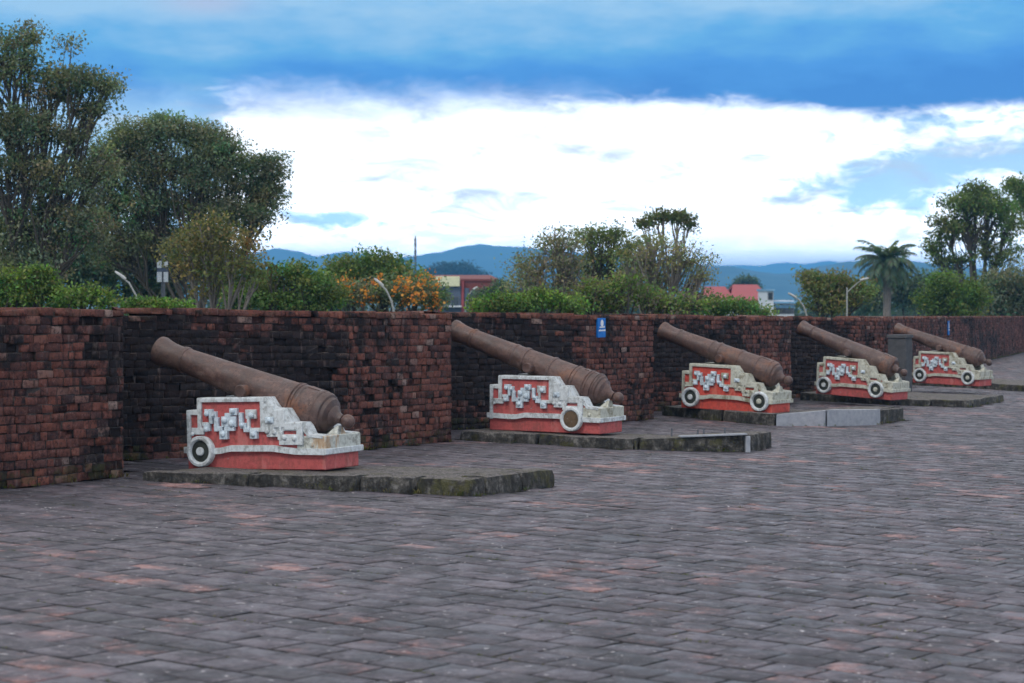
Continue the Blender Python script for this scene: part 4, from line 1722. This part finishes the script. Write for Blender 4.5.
for px in (446, 455):
    win(root, X(px), Z(306), .5, .6, -.5)
for px in (474, 481, 488):
    win(root, X(px), Z(300), .4, .6, 0)
mb = MB()
mb.box((X(440), -1.1, Z(307)), (X(462), -.502, Z(305.6)))
mb.build('canopy', 'house_white', root)
tag(root, 'brick-red house with a cream board on its front, behind the middle of the wall', 'house', 'houses of the town beyond the wall', 'thing')

d = 185
k = d / FPX
root = empty('red_roofed_house', ((735 - 512) * k, d, LOW))
X = lambda px: (px - 735) * k
mb = MB()
mb.box((X(712), 0, -.1), (X(764), 8, Z(300)))
mb.build('wall', 'house_white', root)
mb = MB()
gable(mb, X(734), X(766), -.5, 8.5, Z(301), Z(286), .4, .7)
gable(mb, X(708), X(731), .5, 8, Z(301), Z(288), .4, .5)
mb.build('roof', 'roof_red', root)
for px in (718, 728, 740, 750, 759):
    win(root, X(px), Z(311), .6, .7, 0)
tag(root, 'house with a broad faded red roof behind the third cannon', 'house', 'houses of the town beyond the wall', 'thing')

d = 165
k = d / FPX
root = empty('white_house', ((780 - 512) * k, d, LOW))
X = lambda px: (px - 780) * k
mb = MB()
mb.box((X(767), 0, -.1), (X(773.5), 6, Z(290)))
mb.box((X(773.6), .5, -.1), (X(795), 6.5, Z(300.5)))
mb.build('wall', 'house_white', root)
mb = MB()
mb.box((X(766), -.3, Z(291)), (X(774.5), 6.3, Z(289)))
mb.box((X(773), .1, Z(303.5)), (X(796), 6.8, Z(301.5)))
mb.box((X(774.2), .38, Z(308)), (X(795), .495, Z(305)))
mb.build('blue_cornice', 'house_blue', root)
for px in (777.5, 782.5, 787.5, 792):
    win(root, X(px), Z(313), .32, .4, .5)
win(root, X(770.3), Z(299), .25, .4, 0)
tag(root, 'small white house with blue trim and a corner tower beside the faded red roof', 'house', 'houses of the town beyond the wall', 'thing')

# ------------------------------------------------------------------ land, hills
mb = MB()
mb.add([(-9000, -400, LOW - .02), (9000, -400, LOW - .02), (9000, 9500, LOW - .02), (-9000, 9500, LOW - .02)], [(0, 1, 2, 3)])
tag(mb.build('ground', 'grassland'), 'flat green land outside the rampart reaching to the hills', 'ground', None, 'structure')


def make_hills(name, label, d, prof, depth, seed):
    px = [p[0] for p in prof]
    py = [p[1] for p in prof]
    rng = random.Random(seed)
    nx, ny = 420, 26
    xs = np.linspace(px[0], px[-1], nx)
    hs = np.interp(xs, px, py)
    # smooth the kinks
    ker = np.exp(-np.linspace(-2, 2, 9) ** 2)
    hs = np.convolve(np.pad(hs, 4, mode='edge'), ker / ker.sum(), mode='valid')
    verts, quads = [], []
    for j in range(ny):
        t = j / (ny - 1)
        dd = d + (t - .5) * 2 * depth
        f = math.cos((t - .5) * math.pi) ** .9 if 0 < t < 1 else 0
        for i in range(nx):
            X0 = (xs[i] - 512) * d / FPX * (1 + (t - .5) * .12)
            H = (HZ - hs[i]) * d / FPX + EYE - LOW
            nz = noise.fractal(Vector((X0 * .004, dd * .004, seed)), .9, 2, 6) * .10 * H
            w = 1 if abs(t - .5) > .02 else .25
            verts.append((X0, dd, LOW + max(-1, H * f + nz * w * f + rng.uniform(-1, 1) * .008 * H)))
    for j in range(ny - 1):
        for i in range(nx - 1):
            a = j * nx + i
            quads.append((a, a + 1, a + nx + 1, a + nx))
    me = bpy.data.meshes.new(name)
    me.from_pydata(verts, [], quads)
    me.materials.append(MATS['hill_forest'])
    me.polygons.foreach_set('use_smooth', [True] * len(me.polygons))
    o = link(bpy.data.objects.new(name, me))
    tag(o, label, 'hills', None, 'structure')


make_hills('hills', 'blue wooded hills behind the left and middle trees', 4300,
           [(-250, 262), (0, 256), (150, 262), (262, 253), (278, 250), (300, 254), (318, 258), (338, 252), (352, 250), (366, 256), (388, 262), (412, 257), (440, 254), (462, 248), (480, 246), (500, 247.5),
            (520, 248), (545, 250), (600, 256), (660, 262), (720, 268), (760, 276), (800, 285), (840, 293)], 900, 1)
make_hills('hills', 'deep blue hill ridge at the right behind the palm', 2900,
           [(640, 290), (690, 266), (718, 265), (745, 270), (775, 273.5), (800, 272), (825, 265), (850, 261), (870, 261), (900, 262), (935, 268), (975, 272), (1024, 274), (1150, 268), (1300, 270)], 600, 2)
make_hills('hills', 'pale farthest mountains between the two blue ridges', 6600,
           [(600, 280), (690, 268), (730, 267), (765, 265.5), (785, 262.5), (803, 265), (823, 261), (850, 266), (900, 272), (1000, 280), (1100, 285)], 900, 3)

# hazy air
mb = MB()
mb.box((-9300, -600, LOW - 1.2), (9300, 9800, 122))
hz = mb.build('haze', 'old_mortar')
m = bpy.data.materials.new('hazy_air')
m.use_nodes = True
nt = m.node_tree
nt.nodes.clear()
out = nt.nodes.new('ShaderNodeOutputMaterial')
vol = nt.nodes.new('ShaderNodeVolumePrincipled')
vol.inputs['Color'].default_value = (.15, .52, 1.0, 1)
vol.inputs['Density'].default_value = 3.3e-4
vol.inputs['Anisotropy'].default_value = 0
nt.links.new(vol.outputs[0], out.inputs['Volume'])
hz.data.materials.clear()
hz.data.materials.append(m)
tag(hz, 'bluish hazy air over the land that fades the hills', 'haze', None, 'stuff')

# ------------------------------------------------------------------ sky
SUN_EL, SUN_AZ = 48, 215          # compass-like: 0 = ahead, 90 = right
w = bpy.data.worlds.new('World')
S.world = w
w.use_nodes = True
nt = w.node_tree
nt.nodes.clear()
out = nt.nodes.new('ShaderNodeOutputWorld')
sky = N(nt, 'ShaderNodeTexSky')
sky.sky_type = 'NISHITA'
sky.sun_disc = False
sky.sun_elevation = R(SUN_EL)
sky.sun_rotation = R(SUN_AZ)
tc = N(nt, 'ShaderNodeTexCoord')
sep = N(nt, 'ShaderNodeSeparateXYZ')
L(nt, tc.outputs['Generated'], sep.inputs[0])
el = mth(nt, 'MULTIPLY', mth(nt, 'ARCSINE', sep.outputs[2]), 57.2958)      # elevation in degrees
az = mth(nt, 'MULTIPLY', mth(nt, 'ARCTAN2', sep.outputs[0], sep.outputs[1]), 57.2958)   # degrees to the right of ahead


def skyvec(sx, sy, off=0.0):
    c = N(nt, 'ShaderNodeCombineXYZ')
    L(nt, mth(nt, 'MULTIPLY', az, sx), c.inputs[0])
    L(nt, mth(nt, 'MULTIPLY', el, sy), c.inputs[1])
    c.inputs[2].default_value = off
    return c.outputs[0]


def gauss2(a0, e0, sa, se):
    """soft cloud patch centred on a direction"""
    da = mth(nt, 'DIVIDE', mth(nt, 'SUBTRACT', az, a0), sa)
    de = mth(nt, 'DIVIDE', mth(nt, 'SUBTRACT', el, e0), se)
    s = mth(nt, 'ADD', mth(nt, 'MULTIPLY', da, da), mth(nt, 'MULTIPLY', de, de))
    return mth(nt, 'EXPONENT', mth(nt, 'MULTIPLY', s, -1.0))


n_big = noise_tex(nt, 1, 5, .55, skyvec(.11, .42, 1.3))
n_mid = noise_tex(nt, 1, 6, .58, skyvec(.32, 1.0, 4.1))
n_fine = noise_tex(nt, 1, 7, .6, skyvec(.9, 2.0, 7.7), dist=.4)
# edge of the high dark cloud sheet, wandering with azimuth
edge = mth(nt, 'ADD', el, mth(nt, 'ADD', mth(nt, 'MULTIPLY', mth(nt, 'SUBTRACT', n_big, .5), 1.1), mth(nt, 'MULTIPLY', mth(nt, 'SUBTRACT', n_fine, .5), .75)))
edge = mth(nt, 'ADD', edge, mth(nt, 'MULTIPLY', mth(nt, 'SUBTRACT', mapr(nt, az, 5.6, 8.6), .5), .50))
sheet = mixc(nt, mapr(nt, az, -1.5, 4.5), mapr(nt, edge, 3.95, 5.45), mapr(nt, edge, 4.50, 5.05))
low_boost = mth(nt, 'ADD', 1.0, mth(nt, 'MULTIPLY', mth(nt, 'EXPONENT', mth(nt, 'MULTIPLY', mth(nt, 'MULTIPLY', el, el), -.22)), 2.6))
# sheet colour: strong blue low and to the right, paler above and to the left
pal_ = mth(nt, 'ADD', mth(nt, 'MULTIPLY', mth(nt, 'SUBTRACT', el, 5.2), .36), mth(nt, 'MULTIPLY', az, -.010))
pal_ = mth(nt, 'ADD', pal_, mth(nt, 'MULTIPLY', mth(nt, 'SUBTRACT', n_mid, .5), 1.2))
pal_ = mth(nt, 'ADD', pal_, mth(nt, 'MULTIPLY', mth(nt, 'SUBTRACT', n_big, .5), .7))
sheet_c = ramp(nt, mth(nt, 'ADD', pal_, .12), [(0, (.030, .235, .74)), (.3, (.060, .32, .84)), (.6, (.14, .48, .88)), (1, (.40, .68, .95))])
sheet_c = mixc(nt, mth(nt, 'MULTIPLY', gauss2(-7.9, 7.45, 1.2, .3), .7), sheet_c, (.60, .62, .80))
# bright band below it, with blue openings
low = mixc(nt, mapr(nt, n_mid, .35, .7), (1.7, 1.75, 1.8), (2.4, 2.4, 2.4))
op = gauss2(9.8, 2.75, 2.4, .75)
op = mth(nt, 'ADD', op, mth(nt, 'MULTIPLY', gauss2(12.6, 3.5, 3.0, .65), .8))
op = mth(nt, 'ADD', op, mth(nt, 'MULTIPLY', gauss2(-5.0, 1.95, 1.3, .26), 1.0))
op = mth(nt, 'ADD', op, mth(nt, 'MULTIPLY', gauss2(-2.2, 1.75, 1.4, .14), .4))
op = mth(nt, 'ADD', op, mth(nt, 'MULTIPLY', mapr(nt, az, -6.4, -8.8), mapr(nt, el, 1.2, 3.4, .45, 1.2)))
op = mth(nt, 'ADD', op, mth(nt, 'MULTIPLY', gauss2(12.3, 4.45, 3.5, .4), .55))
opm = mapr(nt, mth(nt, 'ADD', op, mth(nt, 'MULTIPLY', mth(nt, 'SUBTRACT', n_fine, .52), 2.2)), .22, .80)
skyblue = mixc(nt, .5, (.36, .72, 1.08), (.48, .80, 1.08))
low = mixc(nt, mth(nt, 'MULTIPLY', opm, .9), low, skyblue)
cmb = N(nt, 'ShaderNodeCombineXYZ')
for k_ in range(3):
    L(nt, low_boost, cmb.inputs[k_])
low = mixc(nt, 1.0, low, cmb.outputs[0], 'MULTIPLY')
wisp = noise_tex(nt, 1, 7, .62, skyvec(.42, 1.5, 11.3), dist=.6)
low = mixc(nt, mth(nt, 'MULTIPLY', mapr(nt, wisp, .50, .70, 0, .75), mapr(nt, el, .9, 2.0, .25, 1.0)), low, (.86, .94, 1.03))
col = mixc(nt, sheet, low, sheet_c)
# cloud deck overhead, out of frame: neutral bright overcast
over = mapr(nt, el, 8.5, 17)
deck = mixc(nt, mapr(nt, noise_tex(nt, 2.2, 5, .55, tc.outputs['Generated']), .35, .7), (1.0, 1.06, 1.16), (1.45, 1.40, 1.36))
col = mixc(nt, over, col, deck)
bg1 = N(nt, 'ShaderNodeBackground')
bg1.inputs['Strength'].default_value = .1
L(nt, sky.outputs[0], bg1.inputs['Color'])
bg2 = N(nt, 'ShaderNodeBackground')
bg2.inputs['Strength'].default_value = 1.0
L(nt, col, bg2.inputs['Color'])
mx = N(nt, 'ShaderNodeMixShader')
mx.inputs[0].default_value = .92
L(nt, bg1.outputs[0], mx.inputs[1])
L(nt, bg2.outputs[0], mx.inputs[2])
L(nt, mx.outputs[0], out.inputs['Surface'])

sl = bpy.data.lights.new('sun', 'SUN')
sl.energy = 1.4
sl.angle = R(11)
sl.color = (1, .95, .88)
so = link(bpy.data.objects.new('sun', sl))
sd = Vector((math.sin(R(SUN_AZ)) * math.cos(R(SUN_EL)), math.cos(R(SUN_AZ)) * math.cos(R(SUN_EL)), math.sin(R(SUN_EL))))
so.rotation_euler = (-sd).to_track_quat('-Z', 'Y').to_euler()

# ------------------------------------------------------------------ camera
cam = bpy.data.cameras.new('camera')
cam.sensor_width = 36
cam.lens = FPX / 1024 * 36
cam.shift_y = (HZ - 341.5) / 1024
cam.clip_start = .1
cam.clip_end = 40000
cam.dof.use_dof = True
cam.dof.focus_distance = 22.5
cam.dof.aperture_fstop = 3.8
co = link(bpy.data.objects.new('camera', cam))
co.location = (0, 0, EYE)
co.rotation_euler = (R(90), 0, 0)
S.camera = co

S.view_settings.view_transform = 'Standard'
S.view_settings.look = 'None'
S.view_settings.exposure = 0
S.view_settings.gamma = 1
S.view_settings.use_curve_mapping = False
cy = S.cycles
cy.use_denoising = True
cy.use_adaptive_sampling = True
cy.adaptive_threshold = .02
cy.max_bounces = 6
cy.diffuse_bounces = 3
cy.glossy_bounces = 2
cy.transmission_bounces = 3
cy.volume_bounces = 0
